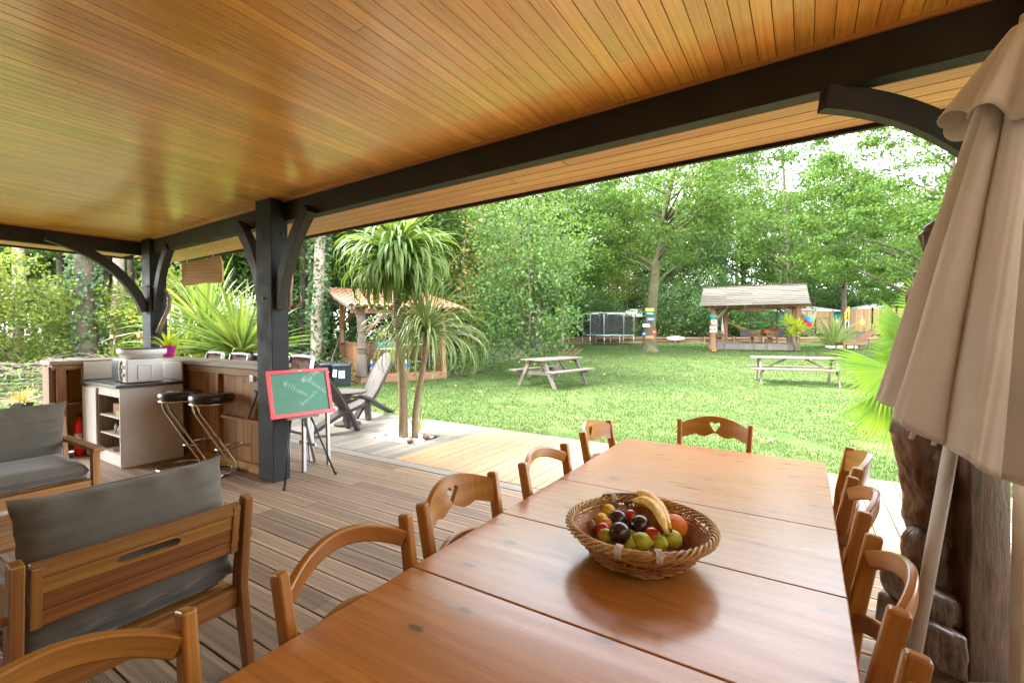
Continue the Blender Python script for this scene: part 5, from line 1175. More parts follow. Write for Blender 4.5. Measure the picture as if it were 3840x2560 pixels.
# ---------------------------------------------------------------- picnic tables
def picnic(Ln,mat,loc,rz,lab):
    t=empty('picnic_table',loc,rz,lab,'picnic table','picnic tables on the lawn')
    for k in range(5): b=MB(); b.box((0,-.30+k*.15,.745),(Ln,.142,.04),ax=0); b.build('top_plank',mat,t,bevel=.006,seg=1)
    for s in(-1,1):
        for k in(0,1): b=MB(); b.box((0,s*(.60+k*.135-.03),.445),(Ln+.06,.128,.04),ax=0); b.build('bench_plank',mat,t,bevel=.006,seg=1)
    for sx in(-1,1):
        x=sx*(Ln/2-.22)
        for s in(-1,1): b=MB(); b.bar((x,s*.24,.725),(x,s*.63,-.02),.045,.10); b.build('leg',mat,t,bevel=.004,seg=1)
        b=MB(); b.box((x-sx*.045,0,.385),(.045,1.42,.095)); b.build('cross_beam',mat,t,bevel=.004,seg=1)
        b=MB(); b.box((x-sx*.045,0,.70),(.045,.70,.05)); b.build('cross_beam',mat,t,bevel=.004,seg=1)
        b=MB(); b.bar((x-sx*.07,0,.38),(sx*.22,0,.72),.06,.05); b.build('brace',mat,t,bevel=.004,seg=1)
    return t
picnic(1.9,w_pic,(-5.95,11.63,-.04),R(80),'grey weathered picnic table in front of the hazel bush')
p=_f*13.4+_r*((2985-1920)/F*13.4); picnic(2.3,w_pic2,(p.x,p.y,-.04),R(10),'longer pale picnic table on the open lawn before the gazebo')
p=at(2085,1350); t=empty('folded_chairs',(p.x+.1,p.y+1.0,gz(p.x,p.y+1)),YAW,'pile of folded slatted wooden chairs behind the left picnic table','chairs')
for i in range(4):
    a=R(20+i*12); b=MB()
    b=MB(); b.bar((-.5+i*.25,-.2,.1),(.1+i*.25,.1,.62-i*.04),.03,.03); b.build('frame',w_brown,t); b=MB(); b.bar((-.45+i*.25,.25,.1),(.15+i*.25,.45,.6-i*.04),.03,.03); b.build('frame',w_brown,t)
    for k in range(4): b=MB(); q=(k+.7)/5; b.bar((-.5+i*.25+.6*q,-.2+.3*q,.12+.5*q),(-.45+i*.25+.6*q,.25+.2*q,.12+.5*q),.05,.012); b.build('slat',w_brown,t)
# ---------------------------------------------------------------- barbecue hut
hx=Vector((.41,.912,0)).normalized(); hut=empty('barbecue_hut',(-10.83,9.14,-.04),math.atan2(hx.y,hx.x),'open wooden barbecue hut with a terracotta tile roof','hut')
def hb_(nm,c,sz,mat,bev=.004,ax=None): b=MB(); b.box((0,0,0),sz,ax=ax); return b.build(nm,mat,hut,bevel=bev,seg=1,loc=c)
hb_('platform',(1.35,1.2,.1),(2.9,2.6,.2),w_larch); 
for i in range(8): hb_('deck_board',(1.35,.08+i*.3,.212),(3.0,.28,.025),w_larch)
for i in range(15): hb_('wall_plank',(-.0,.14+i*.158,.66),(.022,.15,.88),w_larch,ax=2)
for i in range(16): hb_('wall_plank',(.08+i*.17,2.42,.66),(.16,.022,.88),w_larch,ax=2)
for i in range(15): hb_('wall_plank',(2.72,.14+i*.158,.66),(.022,.15,.88),w_larch,ax=2)
hb_('rail',(0,1.2,1.13),(.12,2.5,.04),w_larch); hb_('rail',(1.35,2.42,1.13),(2.85,.14,.04),w_larch); hb_('rail',(2.72,1.2,1.13),(.12,2.5,.04),w_larch)
zr=lambda y:2.16+.215*(y+.5)
for x,y in((.0,2.42),(2.72,2.42),(2.72,0.02)): hb_('post',(x,y,.2+(zr(y)-.3)/2),(.13,.13,zr(y)-.3),w_larch,ax=2)
hb_('beam',(1.35,.02,2.10),(3.4,.1,.15),w_larch); hb_('beam',(1.4,2.42,zr(2.42)-.13),(3.7,.1,.15),w_larch)
for x in(0,2.72): b=MB(); b.bar((x,-.4,zr(-.4)-.09),(x,2.9,zr(2.9)-.09),.09,.13); b.build('beam',w_larch,hut,bevel=.003)
for x0,y0,x1,y1,z0,z1 in((.0,2.36,.0,1.75,1.6,2.45),(.0,.1,.0,.7,1.55,2.15),(.1,.02,.75,.02,1.5,2.08),(2.7,.02,2.1,.02,1.5,2.08),(.08,2.42,.8,2.42,1.75,2.55),(2.7,2.42,2.0,2.42,1.75,2.55)):
    b=MB(); b.bar((x0,y0,z0),(x1,y1,z1),.07,.09); b.build('brace',w_larch,hut,bevel=.003)
for i in range(7): b=MB(); x=-.4+i*.6; b.bar((x,-.5,zr(-.5)-.01),(x,2.95,zr(2.95)-.01),.06,.07); b.build('rafter',w_pic2,hut,bevel=.003)
b=MB(); b.bar((-.5,-.5,zr(-.5)-.0),(-.5,2.95,zr(2.95)-.0),.03,.12); b.build('verge_board',w_pic2,hut,bevel=.003)
b=MB(); b.bar((-.55,1.22,zr(1.22)+.035),(3.32,1.22,zr(1.22)+.035),3.42,.02,up=(0,-.21,1)); b.build('roof_deck',w_larch,hut)
tm=MB()
for s in(1,-1):
    vs=[];n=7
    for j in(0,1):
        for k in range(n):
            a=math.pi*k/(n-1); r_=(.098 if j==0 else .08)+(0 if s>0 else -.012); vs.append(Vector((r_*math.cos(a),j*.42,r_*.62*math.sin(a)+(.012 if j==0 else 0))))
    fs=[(k,k+1,n+k+1,n+k) if s<0 else (k,n+k,n+k+1,k+1) for k in range(n-1)]; tm.add(vs,fs,[[(0,0),(.03,0),(.03,.4),(0,.4)]]*len(fs))
tm.add([tm.v[k] for k in range(7)]+[tm.v[14+k] for k in range(7)],[(k,k+1,8+k,7+k) for k in range(6)],[[(0,0)]*4]*6)
tme=tm.mesh('roof_tile',m_tile,True); sl_=math.atan(.215)
for i in range(19):
    for j in range(9):
        y=-.52+j*.385; o=bpy.data.objects.new('roof_tile',tme); COL.objects.link(o); o.parent=hut; o.location=(-.48+i*.205+rnd.uniform(-.006,.006),y,zr(y)+.05); o.rotation_euler=(sl_-.015,0,rnd.uniform(-.02,.02))
hut.scale=(.94,1,1)
# carved corner totem of the hut
tt=empty('carved_post',(0,0,0),label='grey carved totem post holding up the front corner of the hut',cat='totem'); tt.location=(-10.83,9.10,0.16); tt.rotation_euler=(0,0,YAW-R(90)+R(8))
b=MB(); b.lathe([(.15,0),(.155,.02),(.15,.3),(.145,.62),(.14,.64)],20); b.build('plinth',w_tot,tt,smooth=True)
prof=[]
for i in range(64):
    z=.64+1.30*i/63; prof.append((.115+.012*math.sin(z*9)+(.012 if int(z*7)%2 else 0)-(.028 if z<.8 else 0),z))
b=MB(); b.lathe(prof,22); b.build('shaft',w_tot,tt,smooth=True)
for (x,z,r_,sx,sy,sz,n) in((.10,1.72,.045,.7,1.0,.5,'eye'),(.10,1.72,.045,.7,1.0,.5,'eye'),(.125,1.62,.035,.9,.8,1.9,'nose'),(.105,1.50,.075,.6,1.25,.35,'lip'),(.10,1.44,.07,.6,1.2,.3,'lip'),(.105,1.30,.07,.6,1.3,.4,'chest'),(.10,1.80,.09,.5,1.2,.35,'brow'),(.1,1.12,.06,.6,.8,1.3,'body'),(.09,.9,.06,.6,.9,1.4,'body')):
    y=0
    if n=='eye': y=-.05 if not any(c.name.startswith('eye') for c in tt.children) else .05
    b=MB(); b.ball((x,y,z),r_,sx,sy,sz,14,9); b.build(n,w_tot,tt,smooth=True)
def hutp(x,y,z=0): return hut.location+Matrix.Rotation(hut.rotation_euler[2],3,'Z')@Vector((x,y,z))
q=hutp(.95,.75,.225); gr=empty('gas_grill',q,hut.rotation_euler[2],'teal gas grill standing in the tiled hut','grill')
b=MB(); b.box((0,0,.86),(.62,.42,.20)); b.build('hood',m_teal,gr,bevel=.02)
for x in(-.1,.12): b=MB(); b.lathe([(.035,0),(.03,.03)],12,(x,-.22,.86),Matrix.Rotation(R(90),3,'X')); b.build('knob',m_blackm,gr,smooth=True)
b=MB(); b.box((0,0,.74),(.56,.38,.03)); b.build('tray',m_metal,gr)
for x in(-.22,.22):
    for y in(-.15,.15): b=MB(); b.box((x,y,.36),(.035,.035,.72)); b.build('leg',w_brown,gr)
b=MB(); b.box((0,0,.15),(.5,.36,.02)); b.build('lower_shelf',w_brown,gr)
q=hutp(1.45,.45,.225); t=empty('bucket',q,0,'white tub with a blue label beside the teal grill','tub'); b=MB(); b.lathe([(.13,0),(.15,.33),(.155,.34),(.155,.37),(.06,.40)],20); b.build('tub',m_white2,t,smooth=True); b=MB(); b.lathe([(.147,.15),(.153,.28)],20,cap=False); b.build('label',m_blue,t,smooth=True)
q=hutp(.35,.35,.225); t=empty('bottle',q,0,'blue and white bottle behind the carved hut post','bottle'); b=MB(); b.lathe([(.05,0),(.05,.3),(.02,.38),(.02,.42)],14); b.build('body',m_white2,t,smooth=True); b=MB(); b.lathe([(.052,.2),(.052,.32)],14,cap=False); b.build('label',m_blue,t,smooth=True)
q=hutp(1.95,.9,.225); t=empty('trestle_table',q,hut.rotation_euler[2],'metal trestle table with a plancha in the hut','table')
b=MB(); b.box((0,0,.86),(1.1,.6,.03)); b.build('table_top',m_alu,t,bevel=.003)
for x in(-.5,.5): b=MB(); b.tube([(x,-.28,0),(x,-.28,.84),(x,.28,.84),(x,.28,0)],.022,8); b.build('leg',m_alu,t,smooth=True)
b=MB(); b.tube([(-.5,-.28,.3),(.5,-.28,.3)],.018,8); b.build('stretcher',m_alu,t,smooth=True)
b=MB(); b.box((-.1,0,.905),(.6,.4,.06)); b.build('plancha',m_blackm,t,bevel=.01)
for i,(px,d,lab) in enumerate(((1228,13.15,'dark grey dustbin with papers taped on, farther left one by the hut'),(1282,12.8,'dark grey dustbin with two papers taped on, nearer one by the hut'))):
    p=_f*d+_r*((px-1920)/F*d); t=empty('dustbin',(p.x,p.y,-.03),YAW,lab,'dustbin','dustbins beside the hut')
    b=MB(); b.lathe([(.19,0),(.2,.01),(.235,.54),(.245,.55)],28,sx=1.05); b.build('body',m_bin,t,smooth=True)
    b=MB(); b.lathe([(.262,.545),(.265,.575),(.25,.60),(.12,.625),(.0001,.63)],28,sx=1.05); b.build('lid',m_bin,t,smooth=True)
    for u,v in(((-.13,.36),(.07,.33)) if i else ((.0,.35),)):
        b=MB(); y=-math.sqrt(max(.001,.222**2-(u/1.05)**2))-.012; b.box((0,0,0),(.15,.006,.2)); o=b.build('paper',m_paper,t,loc=(u,y,v)); o.rotation_euler=(R(-4),0,-u*-4.2)
        for k in range(3): b=MB(); b.box((0,-.004,.05-k*.035),(.06,.002,.01)); b.build('print',m_scrib,o)
b=MB(); b.tube([dd(1236,1372,13.3),dd(1276,1255,14.9)],.014,8); tag(b.build('broom_handle',w_pic2,smooth=True),'wooden broom handle leaning against the hut post','broom')
# ---------------------------------------------------------------- sign tree
pS=tree('oak_tree',16.5,4.6,4.7,g,16000,.22,.40,l_oak,m_barkg,lean=(_r.x*2.0,_r.y*2.0),flat=.35,nclump=120,cs=.58,limbs=30)
place(pS,2436,30,0,1,'large mossy oak with small painted signs nailed to its trunk',True)
for px,py,w,h,mat,rz_,lab in((2437,1161,34,11,m_yellow,.03,'yellow arrow sign at the top of the mossy oak trunk'),(2438,1175,33,11,m_tentg,.02,'green arrow sign second from the top on the mossy oak'),(2441,1196,32,12,m_blue,-.03,'blue arrow sign in the middle of the mossy oak trunk'),(2423,1220,26,11,m_white2,.05,'white sign on the left side of the mossy oak trunk'),(2415,1251,12,9,m_blue,0,'tiny blue sign low on the left of the mossy oak'),(2453,1244,17,11,m_redc,-.06,'red sign low on the right of the mossy oak'),(2438,1264,34,10,m_orange,.02,'lowest sign on the mossy oak, orange above white')):
    p=dd(px,py,29.25); W_=w*29.25/F; H_=h*29.25/F; t=empty('painted_sign',p,rot=(0,rz_,YAW),label=lab,cat='sign',group='painted signs on the mossy oak')
    if w>30: po=[(-W_/2,-H_/2),(W_/2-H_*.4,-H_/2),(W_/2,0),(W_/2-H_*.4,H_/2),(-W_/2,H_/2)]
    else: po=[(-W_/2,-H_/2),(W_/2,-H_/2),(W_/2,H_/2),(-W_/2,H_/2)]
    b=MB(); b.prism(po,.03,lambda a,b_,c:Vector((a,c,b_))); b.build('board',mat,t)
    for k in range(4): b=MB(); b.box((-W_*.25+k*W_*.15,-.017,0),(W_*.08,.004,H_*.35)); b.build('lettering',m_scrib if mat in(m_white2,m_yellow,m_orange) else m_paper,t)
# ---------------------------------------------------------------- gazebo
gp=_f*32.0+_r*16.5; GZ=gz(gp.x,gp.y); gzb=empty('gazebo',(gp.x,gp.y,GZ),R(5),'wooden gazebo with a shingled roof on a grey plank platform','gazebo')
def gb(nm,c,sz,mat,bev=0,ax=None): b=MB(); b.box((0,0,0),sz,ax=ax); return b.build(nm,mat,gzb,bevel=bev,seg=1,loc=c)
gb('platform',(0,.8,.21),(5.4,3.8,.38),w_old); gb('deck',(0,.8,.415),(5.5,3.9,.03),w_old)
for i in range(30): gb('skirt_plank',(-2.62+i*.181,-1.12,.2),(.17,.02,.40),w_old,ax=2)
for x,y in((-2.45,-.9),(2.6,-.9),(-2.45,2.5),(2.6,2.5),(-1.75,1.9)): gb('post',(x,y,1.7),(.24,.24,2.6),w_larch,ax=2)
gb('beam',(.1,-.9,2.93),(6.4,.2,.22),w_larch); gb('beam',(.1,2.5,2.93),(6.4,.2,.22),w_larch)
for x in(-2.45,2.6): gb('beam',(x,.8,2.93),(.2,3.6,.2),w_larch,ax=1)
for x0,x1,y in((-2.35,-1.5,-.9),(2.5,1.6,-.9),(-2.35,-1.5,2.5),(2.5,1.6,2.5)): b=MB(); b.bar((x0,y,2.0),(x1,y,2.85),.12,.14); b.build('brace',w_pic2,gzb)
for i in range(6): b=MB(); x=-2.6+i*1.07; b.bar((x,-1.7,2.86),(x,.8,4.2),.12,.14); b.build('rafter',w_pic2,gzb)
for side in(-1,1):
    for j in range(11):
        f0=j/11; f1=(j+1.25)/11
        for k in range(4):
            x0=-3.24+k*1.6; xs0=x0+rnd.uniform(-.2,.2)*(k>0); b=MB(); y=lambda f:.8+side*(2.65*(1-f)); z=lambda f:2.86+1.45*f
            c=Vector((x0+.8,y((f0+f1)/2),z((f0+f1)/2)+.075)); dv=Vector((0,y(f1)-y(f0),z(f1)-z(f0)+.0)); Ls=dv.length; ang=math.atan2(dv.z-.045,dv.y)
            M=Matrix.Rotation(ang,3,'X'); b.box((0,0,0),(1.595,Ls,.03),M,ax=0); b.build('shingle_board',w_old,gzb,loc=c)
gb('ridge_board',(0,.8,4.42),(6.42,.2,.04),w_old)
gb('name_board',(.05,-1.03,2.68),(1.35,.03,.24),w_brown)
b=MB(); b.tube([(1.45,0,2.8),(1.45,0,1.4)],.04,8); b.build('flue',m_blackm,gzb)
def gw(x,y,z=.43): return gzb.location+Matrix.Rotation(gzb.rotation_euler[2],3,'Z')@Vector((x,y,z))
def slatchair(nm,x,y,rz,lab,rattan=False):
    t=empty(nm,gw(x,y),gzb.rotation_euler[2]+R(rz),lab,'chair')
    for sx in(-1,1):
        b=MB(); b.box((sx*.28,-.28,.45 if rattan else .40),(.05,.05,.9 if rattan else .8)); b.build('leg',w_brown,t); b=MB(); b.box((sx*.28,.28,.31),(.05,.05,.62)); b.build('leg',w_brown,t)
        b=MB(); b.box((sx*.28,0,.63),(.06,.62,.035)); b.build('arm',w_brown,t)
        for z in(.15,.27): b=MB(); b.box((sx*.28,0,z),(.02,.52,.03)); b.build('stretcher',w_brown,t)
    b=MB(); b.box((0,0,.42),(.56,.56,.05)); b.build('seat',m_rattan if rattan else w_brown,t)
    if rattan: b=MB(); b.box((0,-.30,.70),(.60,.05,.5)); b.build('backrest',m_rattan,t,bevel=.02)
    else:
        for z in(.5,.58,.66,.74,.8): b=MB(); b.box((0,-.28,z),(.56,.03,.045)); b.build('back_slat',w_brown,t)
    return t
slatchair('slatted_chair',-1.95,-.3,0,'slatted brown chair at the left end of the gazebo deck'); slatchair('rattan_chair',-.45,-.45,0,'dark rattan-backed chair in the middle of the gazebo',True)
slatchair('slatted_chair',.15,-.1,0,'slatted brown chair touching the middle rattan chair'); slatchair('slatted_chair',1.15,-.1,0,'slatted brown chair left of the right rattan chair'); slatchair('rattan_chair',1.75,-.45,0,'dark rattan-backed chair beside the yucca in the gazebo',True)
t=empty('low_table',gw(.5,.6),gzb.rotation_euler[2],'low reddish wooden table between the gazebo chairs','table'); b=MB(); b.box((0,0,.42),(1.5,.7,.05)); b.build('table_top',w_teakd,t)
for x in(-.55,.55): b=MB(); b.bar((x,0,.4),(x*1.1,0,0),.3,.12); b.build('leg',w_teakd,t)
# hammocks
def hammat():
    m,n,b=newmat('patchwork_cloth'); uv=N(n,'UVMap').outputs[0]; s=N(n,'SeparateXYZ'); L(n,uv,s.inputs[0])
    a=math_(n,'FLOOR',math_(n,'MULTIPLY',s.outputs[0],12)); c=math_(n,'FLOOR',math_(n,'MULTIPLY',s.outputs[1],3)); w=N(n,'TexWhiteNoise'); w.noise_dimensions='2D'; cb_=N(n,'CombineXYZ'); L(n,a,cb_.inputs[0]); L(n,c,cb_.inputs[1]); L(n,cb_.outputs[0],w.inputs['Vector'])
    cr=N(n,'ValToRGB'); cr.color_ramp.interpolation='CONSTANT'; L(n,w.outputs['Value'],cr.inputs[0]); e=cr.color_ramp.elements
    for _ in range(3): e.new(.5)
    for i,(p,cc) in enumerate(((0,(.75,.17,.02)),(.25,(.2,.04,.03)),(.5,(.05,.13,.06)),(.72,(.6,.2,.04)),(.88,(.3,.28,.12)))): e[i].position=p; e[i].color=rgb(cc)
    L(n,cr.outputs[0],b.inputs['Base Color']); b.inputs['Roughness'].default_value=.85; return m
hm=empty('hammock',(0,0,0),label='patchwork hammock slung inside the gazebo',cat='hammock'); A_,B_=gw(-1.75,1.9,1.95),gw(2.3,.6,1.75)
a1,b1=A_.lerp(B_,.12)+Vector((0,0,-.18)),A_.lerp(B_,.9)+Vector((0,0,-.15))
def hfn(u,v): p=a1.lerp(b1,u); sag=.55*(1-(2*u-1)**2); wd=.55*math.sin(math.pi*min(1,max(0,u*.96+.02)))**.6; return p+Vector((0,0,-sag-.25*math.sin(math.pi*v)*wd))+_f*(v-.5)*wd+Vector((0,0,.30*abs(v-.5)*wd*2))
b=MB(); b.grid(30,10,hfn); b.build('cloth',hammat(),hm,smooth=True,solid=.01)
for p,q in((A_,a1),(B_,b1)): b=MB(); b.tube([p,q],.02,6); b.build('cord',m_cord,hm)
hc=empty('hanging_chair',gw(-2.1,.3,0),label='grey striped hanging chair at the left end of the gazebo',cat='hanging chair')
for s in(-1,1): b=MB(); b.strip([(s*.18,0,2.35),(s*.2,0,1.6),(s*.22,0,1.1)],[.03,.12,.2],[.02,.02,.02],up=(0,1,0)); b.build('sling',m_cord,hc)
b=MB(); b.grid(8,8,lambda u,v:Vector((-.25+.5*u,-.2+.4*v,.95-.25*math.sin(math.pi*v)+.1*(2*u-1)**2))); b.build('seat',m_rattan,hc,smooth=True,solid=.02)
sw=empty('hammock_chair',(0,0,0),label='rainbow hammock chair hanging at the right corner of the gazebo',cat='hanging chair'); SD=30.6
tp0,tp1=dd(2993,1164,SD),dd(3059,1166,SD); pk=dd(3030,1132,SD)
b=MB(); b.tube([tp0,tp1],.025,8); b.build('spreader_bar',w_pic2,sw,smooth=True)
b=MB(); b.tube([tp0,pk],.012,5); b.tube([tp1,pk],.012,5); b.tube([pk,pk+Vector((0,0,.35))],.012,5); b.build('cord',m_cord,sw,smooth=True)
def swf(w0,w1,dep0,dep1,y0,y1):
    def fn(u,v):
        w=w0+(w1-w0)*v; dz=dep0+(dep1-dep0)*v; s=2*u-1; c=dd(3026,1166,SD); return c+_r*(s*w*(1-.25*(1-abs(s))))+Vector((0,0,-dz*(1-abs(s)**2.1)))-_f*(y0+(y1-y0)*v)*(1-s*s)
    return fn
for nm,a,mat in(('lime_edge',(.57,.57,.95,1.17,.25,.27),m_limec),('orange_band',(.56,.56,.92,1.14,.26,.28),m_orange),('crimson_band',(.54,.54,.72,1.05,.29,.33),m_redc),('blue_band',(.52,.52,.38,.78,.34,.36),m_bluel)):
    b=MB(); b.grid(24,4,swf(*a)); b.build(nm,mat,sw,smooth=True,solid=.01)
for s in(0,1): b=MB(); p=(tp0,tp1)[s]; q=dd((3010,3042)[s],1212,SD); b.strip([p,p.lerp(q,.5)+_r*(.05 if s else -.05),q],[.10,.2,.3],[.02]*3,up=_f); b.build('lime_edge',m_limec,sw)
# painted totem
TD=30.2; p=_f*TD+_r*((2672-1920)/F*TD); tz=gz(p.x,p.y); pt=empty('painted_totem',(p.x,p.y,tz),YAW-R(90),'painted totem with green crown and white wings left of the gazebo','totem')
b=MB(); b.lathe([(.26,0),(.27,.1),(.22,.32),(.19,.35),(.185,1.0),(.17,1.35),(.18,1.5),(.175,2.32)],20); b.build('trunk',w_brown,pt,smooth=True)
for nm,z0,z1,mat,r_ in(('green_crown',2.02,2.33,m_tentg,.186),('white_band',1.22,1.60,m_white2,.192),('brown_band',1.36,1.46,w_brown,.197)): b=MB(); b.lathe([(r_,z0),(r_,z1)],20,cap=(nm=='green_crown')); b.build(nm,mat,pt,smooth=True)
for s in(-1,1): b=MB(); b.ball((.16,s*.09,1.86),.11,.4,.55,1.5,14,9,M=Matrix.Rotation(s*-.4,3,'X')); b.build('white_wing',m_white2,pt,smooth=True)
b=MB(); b.ball((.17,0,2.02),.06,.4,1.1,.8,12,8); b.build('yellow_mark',m_yellow,pt,smooth=True)
for k in range(4): b=MB(); b.ball((.25,-.1+k*.065,.05),.035,1.2,.8,1,10,7); b.build('toe',m_yellow,pt,smooth=True)
# yucca beside the gazebo
p=gw(2.45,-1.25,0); yc=empty('yucca',(p.x,p.y,gz(p.x,p.y)),label='light green yucca at the right corner of the gazebo platform',cat='yucca')
for i,(dx_,dz,sc) in enumerate(((-.45,1.75,.75),(.12,1.45,.7),(-.25,1.1,.65))):
    b=MB(); tpt=_r*dx_+Vector((0,0,dz)); b.tube([Vector((0,0,0)),tpt*.6+Vector((.05,0,0)),tpt],[.09,.07,.06],8); b.build('trunk',m_barkc,yc,smooth=True); m=rosette(60,sc,.07,random.Random(60+i),droop=.5,spread=(.05,1.9),seg=4); m.v=[(x+tpt.x,y+tpt.y,z+tpt.z) for x,y,z in m.v]; m.build('leaves',l_lime,yc,smooth=True)
# pampas, stump, fences, tents, logs
p=_f*34+_r*((3130-1920)/F*34); pg=empty('pampas_grass',(p.x,p.y,gz(p.x,p.y)),label='tall grey-green pampas grass clump right of the gazebo',cat='grass clump'); rosette(330,2.1,.045,random.Random(77),droop=1.1,spread=(.03,1.25),seg=7).build('blades',l_pamp,pg,smooth=True)
for i in range(5): b=MB(); b.ball((0,0,0),.2,1.4,1,.7,10,7); o=tag(b.build('rock',m_peb,smooth=True,loc=(p.x+_r.x*(-1.0+i*.42)-_f.x*.9,p.y+_r.y*(-1+i*.42)-_f.y*.9,gz(p.x,p.y)+.02)),'pale rock at the foot of the pampas grass','rock','rocks below the pampas grass')
p=_f*38+_r*((3217-1920)/F*38); b=MB(); b.lathe([(.66,0),(.6,.15),(.56,.58),(.57,.62)],28,rf=lambda a,t:1+.06*math.sin(9*a)+.03*math.sin(23*a)); tag(b.build('tree_stump',m_bark,smooth=False,loc=(p.x,p.y,gz(p.x,p.y)+.35)),'wide cut tree stump before the right plank fence','stump')
def pfence(pts,d,h,z0,lab,mat):
    t=empty('plank_fence',(0,0,0),label=lab,cat='fence'); b=MB()
    for (pxa,da),(pxb,db) in zip(pts,pts[1:]):
        A1=_f*da+_r*((pxa-1920)/F*da); B1=_f*db+_r*((pxb-1920)/F*db); L_=(B1-A1).length; n=int(L_/.17)
        for i in range(n): q=A1.lerp(B1,(i+.5)/n); M=Matrix.Rotation(math.atan2((B1-A1).y,(B1-A1).x),3,'Z'); b.box((q.x,q.y,z0+h/2+rnd.uniform(-.02,.02)),(L_/n*.9,.03,h),M,ax=2)
        for q in(A1,B1): c=MB(); c.box((q.x,q.y,z0+h/2+.05),(.12,.12,h+.1),ax=2); c.build('post',w_pic2,t)
        for zz in(.25,.8): c=MB(); c.bar(A1+Vector((0,0,z0+h*zz))+_f*.05,B1+Vector((0,0,z0+h*zz))+_f*.05,.05,.09); c.build('rail',mat,t)
    o=b.build('planks',mat,t); o['kind']='stuff'; return t
w_fen=wood('fence_planks',(.40,.24,.11),(.27,.15,.065),.7,.35,bs=.2)
pfence([(2992,43),(3056,43),(3122,43.5)],43,2.05,1.25,'bamboo-coloured plank fence behind the rainbow hammock chair',w_fen)
pfence([(3188,42),(3270,41.5),(3360,41),(3460,40.5)],42,2.25,1.2,'bamboo-coloured plank fence behind the tree stump',w_fen)
pfence([(2278,49),(2392,49)],49,1.75,1.0,'weathered plank screen in front of the left tent',w_fen)
def tent(pxc,d,w,wd,h0,h1,z0,lab):
    p=_f*d+_r*((pxc-1920)/F*d); t=empty('safari_tent',(p.x,p.y,z0),YAW,lab,'tent')
    b=MB(); a,c=w/2,wd/2; b.add([(-a-.4,-c-.4,h0),(a+.4,-c-.4,h0),(a+.4,c+.4,h0),(-a-.4,c+.4,h0),(-a*.15,0,h1),(a*.15,0,h1)],[(0,1,5,4),(1,2,5),(2,3,4,5),(3,0,4)],[[(0,0)]*4,[(0,0)]*3,[(0,0)]*4,[(0,0)]*3]); b.build('roof',m_tent,t,solid=.04)
    b=MB(); b.box((0,0,h0/2+.05),(w,wd,h0)); b.build('wall',m_tentg,t)
    for x in(-w*.25,w*.2): b=MB(); b.box((x,-wd/2-.02,h0*.55),(w*.16,.03,h0*.55)); b.build('window',m_tent,t)
    for x in(-a,a): b=MB(); b.tube([(x*1.12,-c*1.1,0),(x*1.12,-c*1.1,h0)],.05,6); b.build('pole',w_pic2,t)
tent(2380,52,4.9,4.2,1.95,2.9,1.0,'white-roofed green safari tent behind the trampoline'); tent(2985,50,6.2,4.5,2.35,3.15,1.1,'white-roofed green safari tent behind the gazebo'); tent(3320,50,6.0,4.5,2.6,3.5,1.1,'white-roofed green tent behind the right plank fence')
lg=empty('log_edging',(0,0,0),label='low retaining edge of horizontal logs along the far lawn',cat='edging'); pxs=[2132,2230,2330,2430,2530,2640,2750,2860,2980,3100,3220,3340,3460,3600]
for a,b_ in zip(pxs,pxs[1:]):
    d=39.4; A1=_f*d+_r*((a-1920)/F*d); B1=_f*d+_r*((b_-1920)/F*d); za=gz(A1.x,A1.y)
    for k in(0,1): b=MB(); b.tube([A1+Vector((0,0,za+.12+k*.2)),B1+Vector((0,0,za+.12+k*.2))],.105,8); b.build('log',w_log,lg,smooth=True)
    b=MB(); b.box((A1.x-_f.x*.12,A1.y-_f.y*.12,za+.24),(.13,.13,.56)); b.build('stake',w_log,lg)
# trampoline
TD=37.6; p=_f*TD+_r*((2278-1920)/F*TD); tr_=empty('trampoline',(p.x,p.y,gz(p.x,p.y)),YAW+R(6),'rectangular garden trampoline with grey hoops and dark safety net','trampoline')
fr=MB(); X0,Y0=1.75,1.15; fr.tube([(-X0,-Y0,.72),(X0,-Y0,.72),(X0,Y0,.72),(-X0,Y0,.72)],.05,8,closed=True); fr.build('frame',m_metal,tr_,smooth=True)
b=MB(); b.box((0,0,.72),(3.3,2.1,.02)); b.build('mat',m_blackm,tr_)
b=MB(); 
for s in(-1,1): b.box((0,s*1.1,.745),(3.5,.28,.03))
b.build('pad',m_tentg,tr_)
for x in(-X0,-.62,.62,X0):
    for y in(-Y0,Y0): b=MB(); b.tube([(x,y,0),(x,y,.7)],.032,8); b.build('leg',m_metal,tr_,smooth=True)
for xa,xb,y in((-X0,-.65,-Y0-.05),(-.65-.05,.9,-Y0-.1),(.95,X0+.05,-Y0+.1),(-X0,-.3,Y0),(.3,X0,Y0)):
    hh=2.45; b=MB(); b.tube([(xa,y,.7),(xa,y,hh-.15),(xa+.12,y,hh),(xb-.12,y,hh),(xb,y,hh-.15),(xb,y,.7)],.035,8); b.build('hoop',m_metal,tr_,smooth=True)
for (xa,ya),(xb,yb) in(((-X0,-Y0),(X0,-Y0)),((X0,-Y0),(X0,Y0)),((X0,Y0),(-X0,Y0)),((-X0,Y0),(-X0,-Y0))):
    b=MB(); b.add([(xa*.95,ya*.95,.75),(xb*.95,yb*.95,.75),(xb*.95,yb*.95,2.3),(xa*.95,ya*.95,2.3)],[(0,1,2,3)],[[(0,0),(1,0),(1,1),(0,1)]]); b.build('net',m_net,tr_)
# surfboard
p=dd(2534,1268,38.9); sb=empty('surfboard',p,rot=(R(62),0,YAW),label='white surfboard with dark markings lying by the log edging',cat='surfboard'); b=MB(); b.ball((0,0,0),.78,1,.24,.05,28,9); b.build('board',m_white2,sb,smooth=True)
for x in(-.35,.1,.3): b=MB(); b.box((x,0,.042),(.1,.12,.006)); b.build('marking',m_blue if x<0 else m_redc,sb)
